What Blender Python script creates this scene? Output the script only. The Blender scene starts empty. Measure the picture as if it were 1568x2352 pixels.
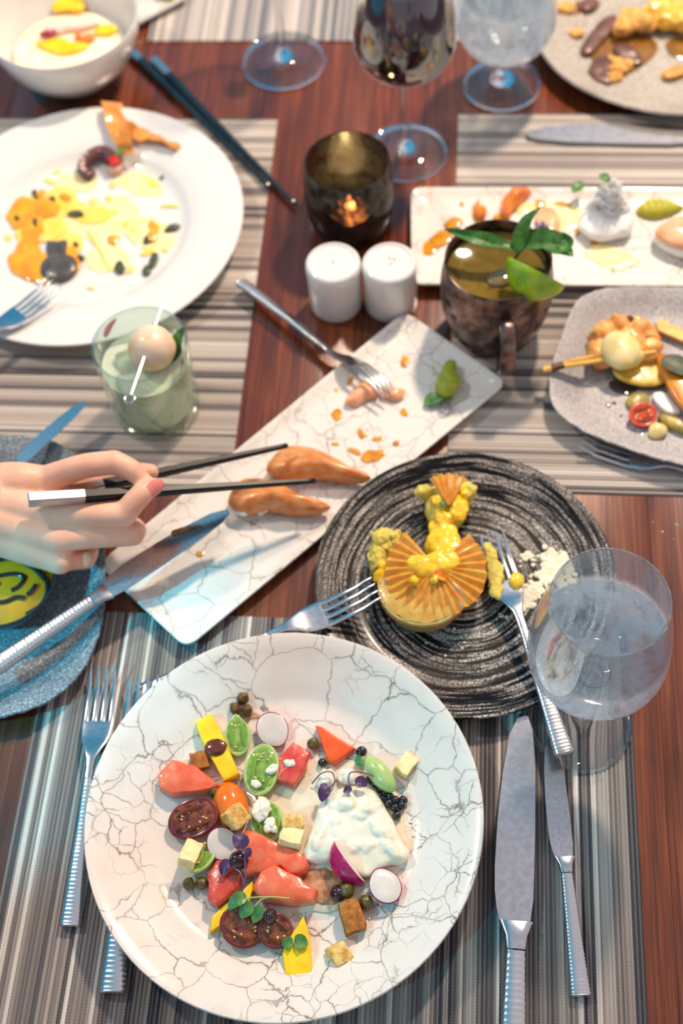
import bpy, bmesh, math, random
from math import sin, cos, pi, sqrt, exp, radians
from mathutils import Vector as V, Matrix, noise as mn
random.seed(7)
SC = bpy.context.scene
COL = SC.collection
TZ = 0.75                      # table-top height; everything is built with z = 0 at the table top and lifted at the end

# ---------------------------------------------------------------- camera
F = 3050.0; W0, H0 = 1568.0, 2352.0
_Y = V((396.0, -5056.0, F)).normalized()
_c = -0.083; _s = (396 + F*_c)/5056
_X = V((1, _s, _c)).normalized()
_Z = _X.cross(_Y)
if _Z.y > 0: _Z = -_Z
CAM = V((0.09068355, -0.56524908, 0.93550087))
def ray(px, py):
    d = V(((px-W0/2)/F, (py-H0/2)/F, 1.0))
    return V((_X.dot(d), _Y.dot(d), _Z.dot(d)))
def P(px, py, z=0.0):
    r = ray(px, py); return CAM + r*((z-CAM.z)/r.z)
def S(px, py, z=0.0):
    r = ray(px, py); return ((z-CAM.z)/r.z)/F      # metres per pixel there
cam = bpy.data.objects.new('camera', bpy.data.cameras.new('camera')); COL.objects.link(cam)
r0 = V((_X.x, _Y.x, _Z.x)); r1 = -V((_X.y, _Y.y, _Z.y)); r2 = -V((_X.z, _Y.z, _Z.z))
cm = Matrix((r0, r1, r2)).transposed().to_4x4(); cm.translation = CAM
cam.matrix_world = cm
cam.data.sensor_fit = 'VERTICAL'; cam.data.sensor_height = 36; cam.data.sensor_width = 24
cam.data.lens = F/H0*36
cam.data.clip_start = 0.01
cam.data.dof.use_dof = True
cam.data.dof.focus_distance = 0.905
cam.data.dof.aperture_fstop = 4.0
SC.camera = cam

# ---------------------------------------------------------------- sky, lamps, exposure
def srgb(*c):
    c = [x/255.0 for x in c]
    return tuple(x/12.92 if x <= .04045 else ((x+.055)/1.055)**2.4 for x in c)
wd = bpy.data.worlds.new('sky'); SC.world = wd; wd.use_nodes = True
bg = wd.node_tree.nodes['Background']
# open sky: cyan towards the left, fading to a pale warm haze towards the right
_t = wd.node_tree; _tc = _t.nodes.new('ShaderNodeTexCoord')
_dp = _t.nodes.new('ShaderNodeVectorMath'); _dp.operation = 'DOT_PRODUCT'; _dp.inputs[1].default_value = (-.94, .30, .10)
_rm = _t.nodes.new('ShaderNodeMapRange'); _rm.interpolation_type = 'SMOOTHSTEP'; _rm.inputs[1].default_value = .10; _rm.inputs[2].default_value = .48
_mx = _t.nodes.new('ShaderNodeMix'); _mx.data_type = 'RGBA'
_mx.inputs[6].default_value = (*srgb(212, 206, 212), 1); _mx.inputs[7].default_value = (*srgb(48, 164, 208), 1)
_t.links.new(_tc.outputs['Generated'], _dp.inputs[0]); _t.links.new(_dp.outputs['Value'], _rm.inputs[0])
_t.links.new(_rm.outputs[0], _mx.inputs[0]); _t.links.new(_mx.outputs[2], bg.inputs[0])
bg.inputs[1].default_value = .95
def lamp(name, kind, loc, target, energy, col, **kw):
    l = bpy.data.lights.new(name, kind); l.energy = energy; l.color = col
    for k, v in kw.items(): setattr(l, k, v)
    o = bpy.data.objects.new(name, l); COL.objects.link(o); o.location = loc
    o.rotation_euler = (V(target)-V(loc)).to_track_quat('-Z', 'Y').to_euler()
    return o
lamp('ceiling_light', 'AREA', (0.45, 1.05, 1.35), (0.05, 0.1, 0), 32, (1, .79, .60), shape='DISK', size=.11)
lamp('ceiling_light', 'AREA', (-1.0, 0.42, 1.35), (0.0, 0.0, 0), 10, (1, .80, .62), shape='DISK', size=.11)
lamp('added_cyan_spot', 'SPOT', (-1.15, -0.75, 1.1), P(5, 1610), 105, (.02, .72, 1.0), spot_size=radians(11), spot_blend=.15, shadow_soft_size=.03)  # added spot, not a real fixture: hard-edged cyan pool on hand and left mat
lamp('added_cyan_spot', 'SPOT', (-0.95, -1.15, 1.2), P(1085, 1830), 44, (.06, .78, 1.0), spot_size=radians(11), spot_blend=.9, shadow_soft_size=.03)  # second added spot, also invented: soft cyan tint on the salad plate's right
SC.view_settings.view_transform = 'Standard'; SC.view_settings.look = 'None'
SC.view_settings.gamma = 1; SC.view_settings.use_curve_mapping = False
SC.view_settings.exposure = 0.05

# ---------------------------------------------------------------- materials
class NT:
    def __init__(s, name):
        s.m = bpy.data.materials.new(name); s.m.use_nodes = True
        s.t = s.m.node_tree; s.b = s.t.nodes['Principled BSDF']
        s.tc = s.t.nodes.new('ShaderNodeTexCoord')
    def n(s, typ, ins=None, **kw):
        nd = s.t.nodes.new('ShaderNode'+typ)
        for k, v in kw.items(): setattr(nd, k, v)
        for k, v in (ins or {}).items():
            if isinstance(v, bpy.types.NodeSocket): s.t.links.new(v, nd.inputs[k])
            else: nd.inputs[k].default_value = v
        return nd
    def math(s, op, a, b=0.0, c=0.0):
        nd = s.n('Math', {0: a, 1: b, 2: c}, operation=op); return nd.outputs[0]
    def obj(s): return s.tc.outputs['Object']
    def map(s, vec, sc): return s.n('Mapping', {'Vector': vec, 'Scale': sc}).outputs[0]
    def noise(s, vec, scale, detail=3, rough=.5):
        return s.n('TexNoise', {'Vector': vec, 'Scale': scale, 'Detail': detail, 'Roughness': rough}).outputs['Fac']
    def ramp(s, fac, stops, interp='LINEAR'):
        r = s.n('ValToRGB', {'Fac': fac}); r.color_ramp.interpolation = interp
        e = r.color_ramp.elements
        while len(e) < len(stops): e.new(.5)
        for x, (p, c) in zip(e, stops):
            x.position = p; x.color = (*c, 1) if len(c) == 3 else c
        return r.outputs['Color']
    def mix(s, fac, a, b, bt='MIX'):
        nd = s.n('Mix', data_type='RGBA', blend_type=bt)
        for i, v in ((0, fac), (6, a), (7, b)):
            if isinstance(v, bpy.types.NodeSocket): s.t.links.new(v, nd.inputs[i])
            else: nd.inputs[i].default_value = v if i == 0 or len(v) == 4 else (*v, 1)
        return nd.outputs[2]
    def set(s, **kw):
        names = dict(col='Base Color', rough='Roughness', metal='Metallic', coat='Coat Weight', crough='Coat Roughness', sss='Subsurface Weight',
                     trans='Transmission Weight', ior='IOR', spec='Specular IOR Level', ecol='Emission Color', estr='Emission Strength', alpha='Alpha')
        for k, v in kw.items():
            i = s.b.inputs[names[k]]
            if isinstance(v, bpy.types.NodeSocket): s.t.links.new(v, i)
            elif isinstance(v, tuple): i.default_value = (*v, 1)
            else: i.default_value = v
        if 'sss' in kw:
            s.b.inputs['Subsurface Radius'].default_value = (1, .5, .3); s.b.inputs['Subsurface Scale'].default_value = .004
    def bump(s, h, strength=.3, dist=.001):
        nd = s.n('Bump', {'Height': h, 'Strength': strength, 'Distance': dist})
        s.t.links.new(nd.outputs[0], s.b.inputs['Normal'])
def M(name, c1, c2=None, scale=120, detail=4, lo=.35, hi=.65, bump=0, bscale=None, stretch=(1, 1, 1), **kw):
    t = NT(name); vec = t.map(t.obj(), stretch) if stretch != (1, 1, 1) else t.obj()
    if c2:
        f = t.noise(vec, scale, detail)
        t.set(col=t.ramp(f, [(lo, srgb(*c1)), (hi, srgb(*c2))]))
    else: t.set(col=srgb(*c1))
    if bump: t.bump(t.noise(vec, bscale or scale, 4), bump, .0008)
    kw.setdefault('rough', .45); t.set(**kw)
    return t.m

def m_wood():
    t = NT('wood'); v = t.obj()
    g = t.noise(t.map(v, (1, .045, 1)), 95, 5, .6)
    fine = t.noise(t.map(v, (1, .02, 1)), 420, 3)
    big = t.noise(t.map(v, (1, .25, 1)), 9, 2)
    rnd = t.n('ObjectInfo').outputs['Random']
    c = t.ramp(t.math('ADD', t.math('MULTIPLY', g, .7), t.math('MULTIPLY', big, .3)), [(.36, srgb(78, 32, 10)), (.5, srgb(122, 55, 20)), (.66, srgb(154, 80, 34))])
    c = t.mix(t.math('MULTIPLY', t.ramp(fine, [(.42, (0, 0, 0)), (.6, (1, 1, 1))]), .62), c, srgb(54, 22, 10))
    c = t.mix(t.math('MULTIPLY', rnd, .3), c, srgb(94, 44, 22))
    t.set(col=c, rough=t.math('MULTIPLY_ADD', g, .16, .2), coat=.35, crough=.12)
    t.bump(fine, .35, .0005); return t.m
def m_mat(name, stops, pitch, axis=0):
    t = NT(name); sx = t.n('SeparateXYZ', {0: t.obj()})
    x, y = sx.outputs[axis], sx.outputs[1-axis]
    i1 = t.math('FLOOR', t.math('DIVIDE', x, pitch)); i3 = t.math('FLOOR', t.math('DIVIDE', x, pitch*2.7))
    w1 = t.n('TexWhiteNoise', {'W': i1}, noise_dimensions='1D').outputs['Value']
    w3 = t.n('TexWhiteNoise', {'W': t.math('ADD', i3, 51.3)}, noise_dimensions='1D').outputs['Value']
    f = t.math('ADD', t.math('MULTIPLY', w1, .55), t.math('MULTIPLY', w3, .45))
    c = t.ramp(f, [(p, srgb(*q)) for p, q in stops])
    cross = t.math('SINE', t.math('MULTIPLY', y, 2*pi/.0021)); along = t.math('SINE', t.math('MULTIPLY', x, 2*pi/(pitch*.5)))
    wv = t.math('MULTIPLY', cross, along)
    c = t.mix(t.math('MULTIPLY_ADD', wv, .16, .18), c, srgb(58, 54, 54))
    t.set(col=c, rough=.42, spec=.45); t.bump(wv, .35, .0004); return t.m
def m_crackle(name, base, vein, scale, amount=.9, dust=.3):
    t = NT(name); v = t.obj()
    d = t.n('TexNoise', {'Vector': v, 'Scale': 55.0, 'Detail': 4.0}).outputs['Color']
    off = t.n('VectorMath', {0: d, 1: (.5, .5, .5)}, operation='SUBTRACT').outputs[0]
    off = t.n('VectorMath', {0: off, 'Scale': .018}, operation='SCALE').outputs[0]
    vv = t.n('VectorMath', {0: v, 1: off}, operation='ADD').outputs[0]
    flat = t.map(vv, (1, 1, .6))
    def veins(sc, wdt, seed):
        m = t.n('Mapping', {'Vector': flat, 'Location': (seed, seed*.7, 0)}).outputs[0]
        e = t.n('TexVoronoi', {'Vector': m, 'Scale': sc, 'Randomness': 1.0}, feature='DISTANCE_TO_EDGE').outputs['Distance']
        return t.ramp(e, [(0, (1, 1, 1)), (wdt*.45, (.85, .85, .85)), (wdt, (.12, .12, .12)), (wdt*3.2, (0, 0, 0))])
    a = veins(scale, .0125, .1); b = veins(scale*2.2, .019, .37)
    msk = t.ramp(t.noise(v, 20, 2), [(.5, (0, 0, 0)), (.62, (1, 1, 1))])
    thin = t.ramp(t.noise(v, 34, 3), [(.3, (.35, .35, .35)), (.6, (1, 1, 1))])
    line = t.math('MAXIMUM', t.math('MULTIPLY', a, thin), t.math('MULTIPLY', b, msk))
    sp = t.ramp(t.noise(v, 1500, 2), [(.62, (0, 0, 0)), (.72, (1, 1, 1))])
    cl = t.ramp(t.noise(v, 38, 4, .6), [(.5, (0, 0, 0)), (.72, (1, 1, 1))])
    f = t.math('ADD', t.math('MULTIPLY', line, amount), t.math('MULTIPLY', t.math('MULTIPLY', sp, cl), dust))
    f = t.math('ADD', f, t.math('MULTIPLY', cl, .10))
    t.set(col=t.mix(f, srgb(*base), srgb(*vein)), rough=.16, coat=.4, crough=.06); return t.m
def m_rings():
    t = NT('black_ring_glaze'); v = t.obj(); s = t.n('SeparateXYZ', {0: v})
    x, y = s.outputs[0], s.outputs[1]
    r = t.math('SQRT', t.math('ADD', t.math('MULTIPLY', x, x), t.math('MULTIPLY', y, y)))
    wob = t.math('MULTIPLY', t.noise(v, 18, 2), .006)
    vec = t.n('CombineXYZ', {0: t.math('ADD', r, wob), 1: t.math('MULTIPLY', x, .045), 2: t.math('MULTIPLY', y, .045)}).outputs[0]
    st = t.ramp(t.noise(vec, 330, 3, .6), [(.46, (0, 0, 0)), (.58, (1, 1, 1))])
    sp = t.ramp(t.noise(v, 750, 4, .75), [(.44, (0, 0, 0)), (.58, (1, 1, 1))])
    big = t.ramp(t.noise(v, 14, 2), [(.35, (.35, .35, .35)), (.65, (1, 1, 1))])
    f = t.math('MULTIPLY', t.math('MULTIPLY', st, sp), big)
    t.set(col=t.mix(f, srgb(14, 13, 15), srgb(232, 220, 210)), rough=.30, spec=.14, coat=.06, crough=.12)
    t.bump(st, .25, .0006); return t.m
def m_speckle(name, c1, c2, c3, scale=520, rough=.55):
    t = NT(name); v = t.obj()
    a = t.noise(v, scale, 4, .7); b = t.noise(v, 26, 3)
    c = t.ramp(a, [(.34, srgb(*c1)), (.5, srgb(*c2)), (.66, srgb(*c3))])
    c = t.mix(t.math('MULTIPLY', t.ramp(b, [(.45, (0, 0, 0)), (.7, (1, 1, 1))]), .35), c, srgb(*c1))
    t.set(col=c, rough=rough); t.bump(a, .3, .0005); return t.m
def m_glass(name, col=(255, 255, 255), rough=0.0, ior=1.45, frost=None):
    t = NT(name); t.set(col=srgb(*col), rough=rough, trans=1.0, ior=ior)
    if frost:                                  # condensation: rough up to a height, with wiped streaks
        z0, z1, amt = frost
        s = t.n('SeparateXYZ', {0: t.obj()})
        band = t.n('MapRange', {0: s.outputs[2], 1: z0, 2: z1, 3: 1.0, 4: 0.0}).outputs[0]
        n = t.ramp(t.noise(t.obj(), 60, 4, .7), [(.34, (.15, .15, .15)), (.52, (1, 1, 1))])
        f = t.math('MULTIPLY', t.math('MULTIPLY', band, n), amt)
        t.set(rough=f); t.bump(t.math('MULTIPLY', t.noise(t.obj(), 900, 2), band), .25, .0004)
    return t.m
def m_thin(name, tint=(250, 252, 252), haze=None, refl=.9, hazecol=(236, 240, 246)):
    """thin-walled glass: clear transmission plus a fresnel reflection; haze = condensation (z0, z1, amount) or a flat amount"""
    t = NT(name); nt = t.t
    tr = t.n('BsdfTransparent', {0: (*srgb(*tint), 1)}); gl = t.n('BsdfGlossy', {0: (1, 1, 1, 1), 1: .03})
    lw = t.n('LayerWeight', {0: .25}); f = t.math('MULTIPLY', t.math('POWER', lw.outputs['Facing'], 1.7), refl)
    f = t.math('ADD', f, .045)
    out = tr.outputs[0]
    if haze:
        df = t.n('BsdfDiffuse', {0: (*srgb(*hazecol), 1)}); tl = t.n('BsdfTranslucent', {0: (*srgb(*hazecol), 1)})
        m1 = t.n('MixShader', {0: .5, 1: df.outputs[0], 2: tl.outputs[0]})
        if isinstance(haze, tuple):
            z = t.n('SeparateXYZ', {0: t.obj()}).outputs[2]
            band = t.n('MapRange', {0: z, 1: haze[0], 2: haze[1], 3: 1.0, 4: 0.0}).outputs[0]
            nz = t.ramp(t.noise(t.map(t.obj(), (1, 1, .6)), 75, 5, .75), [(.36, (.12, .12, .12)), (.55, (1, 1, 1))])
            hz = t.math('MULTIPLY', t.math('MULTIPLY', band, nz), haze[2])
        else: hz = haze
        out = t.n('MixShader', {0: hz, 1: out, 2: m1.outputs[0]}).outputs[0]
    mx = t.n('MixShader', {0: f, 1: out, 2: gl.outputs[0]})
    nt.links.new(mx.outputs[0], nt.nodes['Material Output'].inputs['Surface'])
    return t.m
def m_candle_glass():
    t = NT('mottled_mercury_glass'); v = t.obj(); nt = t.t
    n = t.ramp(t.noise(v, 85, 5, .72), [(.40, (.10, .10, .10)), (.55, (.90, .90, .90))])
    tr = t.n('BsdfTransparent', {0: (*srgb(176, 146, 128), 1)})
    t.set(col=t.mix(n, srgb(46, 34, 29), srgb(12, 9, 8)), rough=.5, spec=.3)
    m1 = t.n('MixShader', {0: n, 1: tr.outputs[0], 2: t.b.outputs[0]})
    gl = t.n('BsdfGlossy', {0: (1, 1, 1, 1), 1: .12}); lw = t.n('LayerWeight', {0: .25})
    f = t.math('MULTIPLY_ADD', t.math('POWER', lw.outputs['Facing'], 3.0), .5, .02)
    mx = t.n('MixShader', {0: f, 1: m1.outputs[0], 2: gl.outputs[0]})
    nt.links.new(mx.outputs[0], nt.nodes['Material Output'].inputs['Surface'])
    return t.m

MW = m_wood()
M_NEAR = m_mat('woven_vinyl_grey', [(.10, (58, 58, 66)), (.3, (116, 108, 106)), (.5, (146, 136, 130)), (.68, (172, 162, 154)), (.82, (240, 230, 220))], .0031, 0)
M_SIDE = m_mat('woven_vinyl_beige', [(.10, (84, 80, 82)), (.25, (146, 136, 132)), (.42, (204, 190, 178)), (.68, (220, 208, 196)), (.85, (240, 230, 220))], .0031, 1)
M_FAR = m_mat('woven_vinyl_far', [(.12, (120, 124, 132)), (.35, (176, 170, 168)), (.65, (216, 206, 196)), (.85, (240, 230, 220))], .0031, 0)
CRK = m_crackle('crackle_glaze', (232, 220, 210), (118, 100, 86), 27, .88)
CRK2 = m_crackle('crackle_glaze_soft', (228, 222, 214), (140, 120, 100), 26, .75, .2)
RING = m_rings()
STONE = m_speckle('grey_stone_glaze', (128, 124, 126), (172, 168, 168), (206, 200, 198))
STONE2 = m_speckle('blue_grey_stone_glaze', (70, 80, 90), (112, 124, 134), (176, 186, 190))
SAND = m_speckle('sandy_stone_glaze', (120, 110, 100), (172, 164, 154), (206, 198, 186))
PORC = M('white_porcelain', (226, 223, 219), rough=.13, coat=.4, crough=.05)
STEEL = M('brushed_steel', (205, 205, 208), (188, 188, 192), scale=300, rough=.2, metal=1.0)
STEELH = M('satin_steel', (206, 205, 206), rough=.27, metal=1.0)
GLASS = m_thin('clear_glass')
TGLASS = m_thin('tumbler_glass', (240, 248, 242), haze=.04)
FROST = m_thin('frosted_wet_glass', haze=(.134, .148, .62), refl=.95, hazecol=(240, 242, 250))
FROST2 = m_thin('frosted_cold_glass', haze=(.104, .120, .6), refl=.7)
FOOTG = m_glass('solid_clear_glass', (252, 253, 255))
WATER = m_thin('water', (244, 249, 252), haze=.08, refl=.8, hazecol=(190, 222, 236))
WINE = M('red_wine', (44, 8, 20), (30, 5, 14), scale=30, rough=.04, trans=.35, ior=1.34, spec=.25)
LIME_DRINK = M('cloudy_lime_drink', (238, 242, 222), (224, 234, 204), scale=70, rough=.1, trans=.25, sss=.3, ior=1.34)
GINGER_DRINK = M('ginger_drink', (126, 104, 44), (106, 86, 36), scale=60, rough=.06, trans=.15, spec=.06)
ICE = m_glass('ice', (250, 255, 250), rough=.05, ior=1.31)
SKIN = M('skin', (234, 186, 160), (224, 160, 132), scale=46, lo=.3, hi=.72, rough=.48, sss=.18, bump=.12, bscale=700)
NAIL = M('nail', (226, 130, 118), rough=.25, coat=.4)
BLACKL = M('black_lacquer', (12, 11, 12), rough=.38, spec=.3)
TEALL = M('dark_lacquer', (22, 34, 42), rough=.25, coat=.5, crough=.1)
BRONZE = M('hammered_dark_bronze', (140, 114, 104), (66, 56, 56), scale=70, lo=.38, hi=.62, rough=.34, metal=.85, bump=.3, bscale=160)
# ---------------------------------------------------------------- mesh helpers (table-relative world coordinates)
def bm_new(): return bmesh.new()
def link(name, bm, mat, parent=None, loc=None, smooth=True, local=False):
    """one mesh object; bm holds table-relative coordinates unless local"""
    bmesh.ops.remove_doubles(bm, verts=bm.verts[:], dist=1e-6)
    bmesh.ops.recalc_face_normals(bm, faces=bm.faces[:])
    me = bpy.data.meshes.new(name)
    if not local:
        if parent is not None:
            o0 = parent.location if parent.parent is None else parent.location + parent.parent.location
        elif loc is not None: o0 = V(loc)
        else:
            xs = [v.co for v in bm.verts]
            o0 = V(((min(v.x for v in xs)+max(v.x for v in xs))/2, (min(v.y for v in xs)+max(v.y for v in xs))/2, min(v.z for v in xs)))
        bmesh.ops.translate(bm, verts=bm.verts[:], vec=-o0)
    bm.to_mesh(me); bm.free()
    if smooth:
        me.shade_smooth()
        try: me.set_sharp_from_angle(angle=radians(42))
        except Exception: pass
    me.materials.append(mat)
    o = bpy.data.objects.new(name, me); COL.objects.link(o)
    if parent is not None:
        o.parent = parent
    elif not local: o.location = o0
    return o
def tag(o, label, cat, group=None, kind=None):
    o['label'] = label; o['category'] = cat
    if group: o['group'] = group
    if kind: o['kind'] = kind
    return o
def thing(name, loc, label, cat, group=None):
    o = bpy.data.objects.new(name, None); COL.objects.link(o); o.location = loc; o.empty_display_size = .02
    return tag(o, label, cat, group)
def copy_tree(o, parent=None):
    c = o.copy(); COL.objects.link(c); c.parent = parent
    for ch in list(o.children): copy_tree(ch, c)
    return c
def rings(bm, rr, cap0=True, cap1=True):
    """loft equal-length rings of Vectors"""
    vs = [[bm.verts.new(p) for p in r] for r in rr]
    n = len(vs[0])
    for a, b in zip(vs, vs[1:]):
        for i in range(n): bm.faces.new((a[i], a[(i+1) % n], b[(i+1) % n], b[i]))
    for flag, r in ((cap0, vs[0]), (cap1, vs[-1])):
        if flag:
            c = bm.verts.new(sum((v.co for v in r), V())/n)
            for i in range(n): bm.faces.new((r[i], r[(i+1) % n], c))
    return vs
def lathe(bm, prof, c=(0, 0, 0), seg=64, mtx=None, rf=None):
    """prof (r,z) list; r=0 ends become poles"""
    c = V(c); rows = []
    for r, z in prof:
        if r < 1e-7:
            p = V((0, 0, z)); p = mtx @ p if mtx else p
            rows.append([bm.verts.new(p+c)])
        else:
            row = []
            for i in range(seg):
                a = 2*pi*i/seg; q = r*(rf(a, z, r) if rf else 1)
                p = V((q*cos(a), q*sin(a), z)); p = mtx @ p if mtx else p
                row.append(bm.verts.new(p+c))
            rows.append(row)
    for a, b in zip(rows, rows[1:]):
        for i in range(seg):
            j = (i+1) % seg
            if len(a) == 1 and len(b) == 1: continue
            if len(a) == 1: bm.faces.new((a[0], b[j], b[i]))
            elif len(b) == 1: bm.faces.new((a[i], a[j], b[0]))
            else: bm.faces.new((a[i], a[j], b[j], b[i]))
def smooth_path(pts, sub=6):
    pts = [V(p) for p in pts]
    if len(pts) < 3: return [pts[0].lerp(pts[-1], i/sub) for i in range(sub+1)]
    out = []
    for i in range(len(pts)-1):
        p0 = pts[max(i-1, 0)]; p1 = pts[i]; p2 = pts[i+1]; p3 = pts[min(i+2, len(pts)-1)]
        for k in range(sub):
            t = k/sub
            out.append(.5*((2*p1)+(p2-p0)*t+(2*p0-5*p1+4*p2-p3)*t*t+(3*p1-p0-3*p2+p3)*t**3))
    out.append(pts[-1]); return out
def tube(bm, pts, rad, n=8, sub=5, flat=1.0):
    pts = smooth_path(pts, sub); m = len(pts)
    rr = []
    up = V((0, 0, 1))
    for i, p in enumerate(pts):
        d = (pts[min(i+1, m-1)]-pts[max(i-1, 0)]).normalized()
        s = d.cross(up)
        if s.length < 1e-4: s = V((1, 0, 0))
        s.normalize(); u = s.cross(d)
        t = i/(m-1)*(len(rad)-1) if isinstance(rad, (list, tuple)) else 0
        r = rad if not isinstance(rad, (list, tuple)) else rad[int(min(t, len(rad)-1))]*(1-(t % 1)) + rad[min(int(t)+1, len(rad)-1)]*(t % 1)
        rr.append([p+s*r*cos(2*pi*k/n)+u*r*flat*sin(2*pi*k/n) for k in range(n)])
    rings(bm, rr)
def secs(bm, ss, n=14, p=3.2):
    """super-elliptic sections along local Y: (y, z, half width, half thickness[, x])"""
    rr = []
    for q in ss:
        y, z, w, h = q[:4]; x0 = q[4] if len(q) > 4 else 0
        row = []
        for k in range(n):
            a = 2*pi*(k+.5)/n; ca, sa = cos(a), sin(a)
            row.append(V((x0+w*math.copysign(abs(ca)**(2/p), ca), y, z+h*math.copysign(abs(sa)**(2/p), sa))))
        rr.append(row)
    rings(bm, rr)
def chaikin(pts, k=2):
    for _ in range(k):
        o = []
        for i in range(len(pts)):
            a, b = pts[i], pts[(i+1) % len(pts)]
            o += [a.lerp(b, .25), a.lerp(b, .75)]
        pts = o
    return pts
def densify(pts, step):
    o = []
    for i in range(len(pts)):
        a, b = pts[i], pts[(i+1) % len(pts)]; m = max(1, int((b-a).length/step+.5))
        o += [a.lerp(b, j/m) for j in range(m)]
    return o
def slab(bm, pts, z0, h, dome=.15, crisp=False, amp=0, freq=90, sm=2, seed=0, step=None, tilt=(0, 0)):
    """solid with the given plan outline (Vectors or px already converted), rounded edge and domed, uneven top"""
    pts = [V((p[0], p[1], 0)) for p in pts]
    if sm: pts = chaikin(pts, sm)
    if step: pts = densify(pts, step)
    c = sum(pts, V())/len(pts)
    R = sum((p-c).length for p in pts)/len(pts)
    b = min(h*.35/R, .25)
    if crisp:
        b = min(h*.10/R, .06)
        prof = [(1-b, 0), (1, h*.08), (1, h*.5), (1-b*.3, h*.90), (1-b*1.3, h)]
        for s in (.85, .7, .5, .3, .15): prof.append((s*(1-b), h*(1+dome*(1-s*s))))
    else:
        prof = [(1-b*1.2, 0), (1-b*.25, h*.18), (1, h*.45), (1-b*.3, h*.78), (1-b*1.1, h*.97)]
        for s in (.7, .45, .22): prof.append((s*(1-b), h*(1+dome*(1-s*s))))
    rr = []
    for s, z in prof:
        row = []
        for p in pts:
            d = p-c; q = c+d*s; zz = z0+z+(tilt[0]*(q.x-c.x)+tilt[1]*(q.y-c.y))*(z/h)
            if amp and z > 0:
                nv = mn.noise_vector(V((q.x*freq, q.y*freq, z*freq+seed*7.3)))
                q = q+V((nv.x, nv.y, 0))*amp; zz += nv.z*amp*(1 if z > h*.4 else .3)
            row.append(V((q.x, q.y, max(zz, z0))))
        rr.append(row)
    rings(bm, rr)
def blob(bm, c, rx, ry, rz, rot=0, amp=0, freq=80, sub=3, seed=0, tiltx=0, flat=None):
    m = Matrix.Translation(V(c)) @ Matrix.Rotation(rot, 4, 'Z') @ Matrix.Rotation(tiltx, 4, 'X') @ Matrix.Diagonal((rx, ry, rz, 1))
    r = bmesh.ops.create_icosphere(bm, subdivisions=sub, radius=1, matrix=m)
    c = V(c)
    for v in r['verts']:
        if amp:
            d = (v.co-c).normalized()
            v.co += d*amp*(mn.noise(v.co*freq+V((seed*3.1, seed*1.7, seed))) + .5*mn.noise(v.co*freq*2.3+V((seed, 5, 9))))
        if flat is not None and v.co.z < flat: v.co.z = flat
def grid(bm, fn, nu, nv, t=.0006, up=None):
    """thick sheet: fn(u,v)->Vector; offset along the local normal"""
    top = [[V(fn(i/nu, j/nv)) for j in range(nv+1)] for i in range(nu+1)]
    A = []; B = []
    for i in range(nu+1):
        ra = []; rb = []
        for j in range(nv+1):
            du = top[min(i+1, nu)][j]-top[max(i-1, 0)][j]; dv = top[i][min(j+1, nv)]-top[i][max(j-1, 0)]
            n = up if up else du.cross(dv)
            n = V((0, 0, 1)) if n.length < 1e-12 else n.normalized()
            ra.append(bm.verts.new(top[i][j]+n*t/2)); rb.append(bm.verts.new(top[i][j]-n*t/2))
        A.append(ra); B.append(rb)
    def q(a, b, c, d):
        try: bm.faces.new((a, b, c, d))
        except ValueError: pass
    for i in range(nu):
        for j in range(nv):
            q(A[i][j], A[i+1][j], A[i+1][j+1], A[i][j+1]); q(B[i][j], B[i][j+1], B[i+1][j+1], B[i+1][j])
    for i in range(nu):
        q(A[i][0], B[i][0], B[i+1][0], A[i+1][0]); q(A[i][nv], A[i+1][nv], B[i+1][nv], B[i][nv])
    for j in range(nv):
        q(A[0][j], A[0][j+1], B[0][j+1], B[0][j]); q(A[nu][j], B[nu][j], B[nu][j+1], A[nu][j+1])
def leaf(bm, path, w, fold=.25, t=.0005, twist=0, nv=4, wav=0):
    """pointed leaf along a path of Vectors; w = half width"""
    pts = smooth_path(path, 4); m = len(pts)-1
    def fn(u, v):
        i = min(int(u*m), m-1); f = u*m-i; p = pts[i].lerp(pts[i+1], f)
        d = (pts[min(i+1, m)]-pts[max(i-1, 0)]).normalized()
        s = d.cross(V((0, 0, 1))); s = V((1, 0, 0)) if s.length < 1e-4 else s.normalized()
        n = s.cross(d)
        a = twist*u; s2 = s*cos(a)+n*sin(a); n2 = n*cos(a)-s*sin(a)
        prof = max(sin(pi*min(1, u*.97+.03))**.75, .02)*(1.15-.4*u)
        x = (v*2-1)
        return p+s2*w*prof*x+n2*(w*fold*abs(x)*prof + wav*sin(u*14+x*2))
    grid(bm, fn, m, nv, t)
def pxs(l, z): return [P(a, b, z) for a, b in l]
def simple(name, mat, label, cat, build, group=None, kind=None, loc=None, smooth=True):
    bm = bm_new(); build(bm)
    return tag(link(name, bm, mat, loc=loc, smooth=smooth), label, cat, group, kind)
def part(name, mat, parent, build, smooth=True, label=None):
    bm = bm_new(); build(bm); o = link(name, bm, mat, parent, smooth=smooth)
    if label: o['label'] = label
    return o

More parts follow.
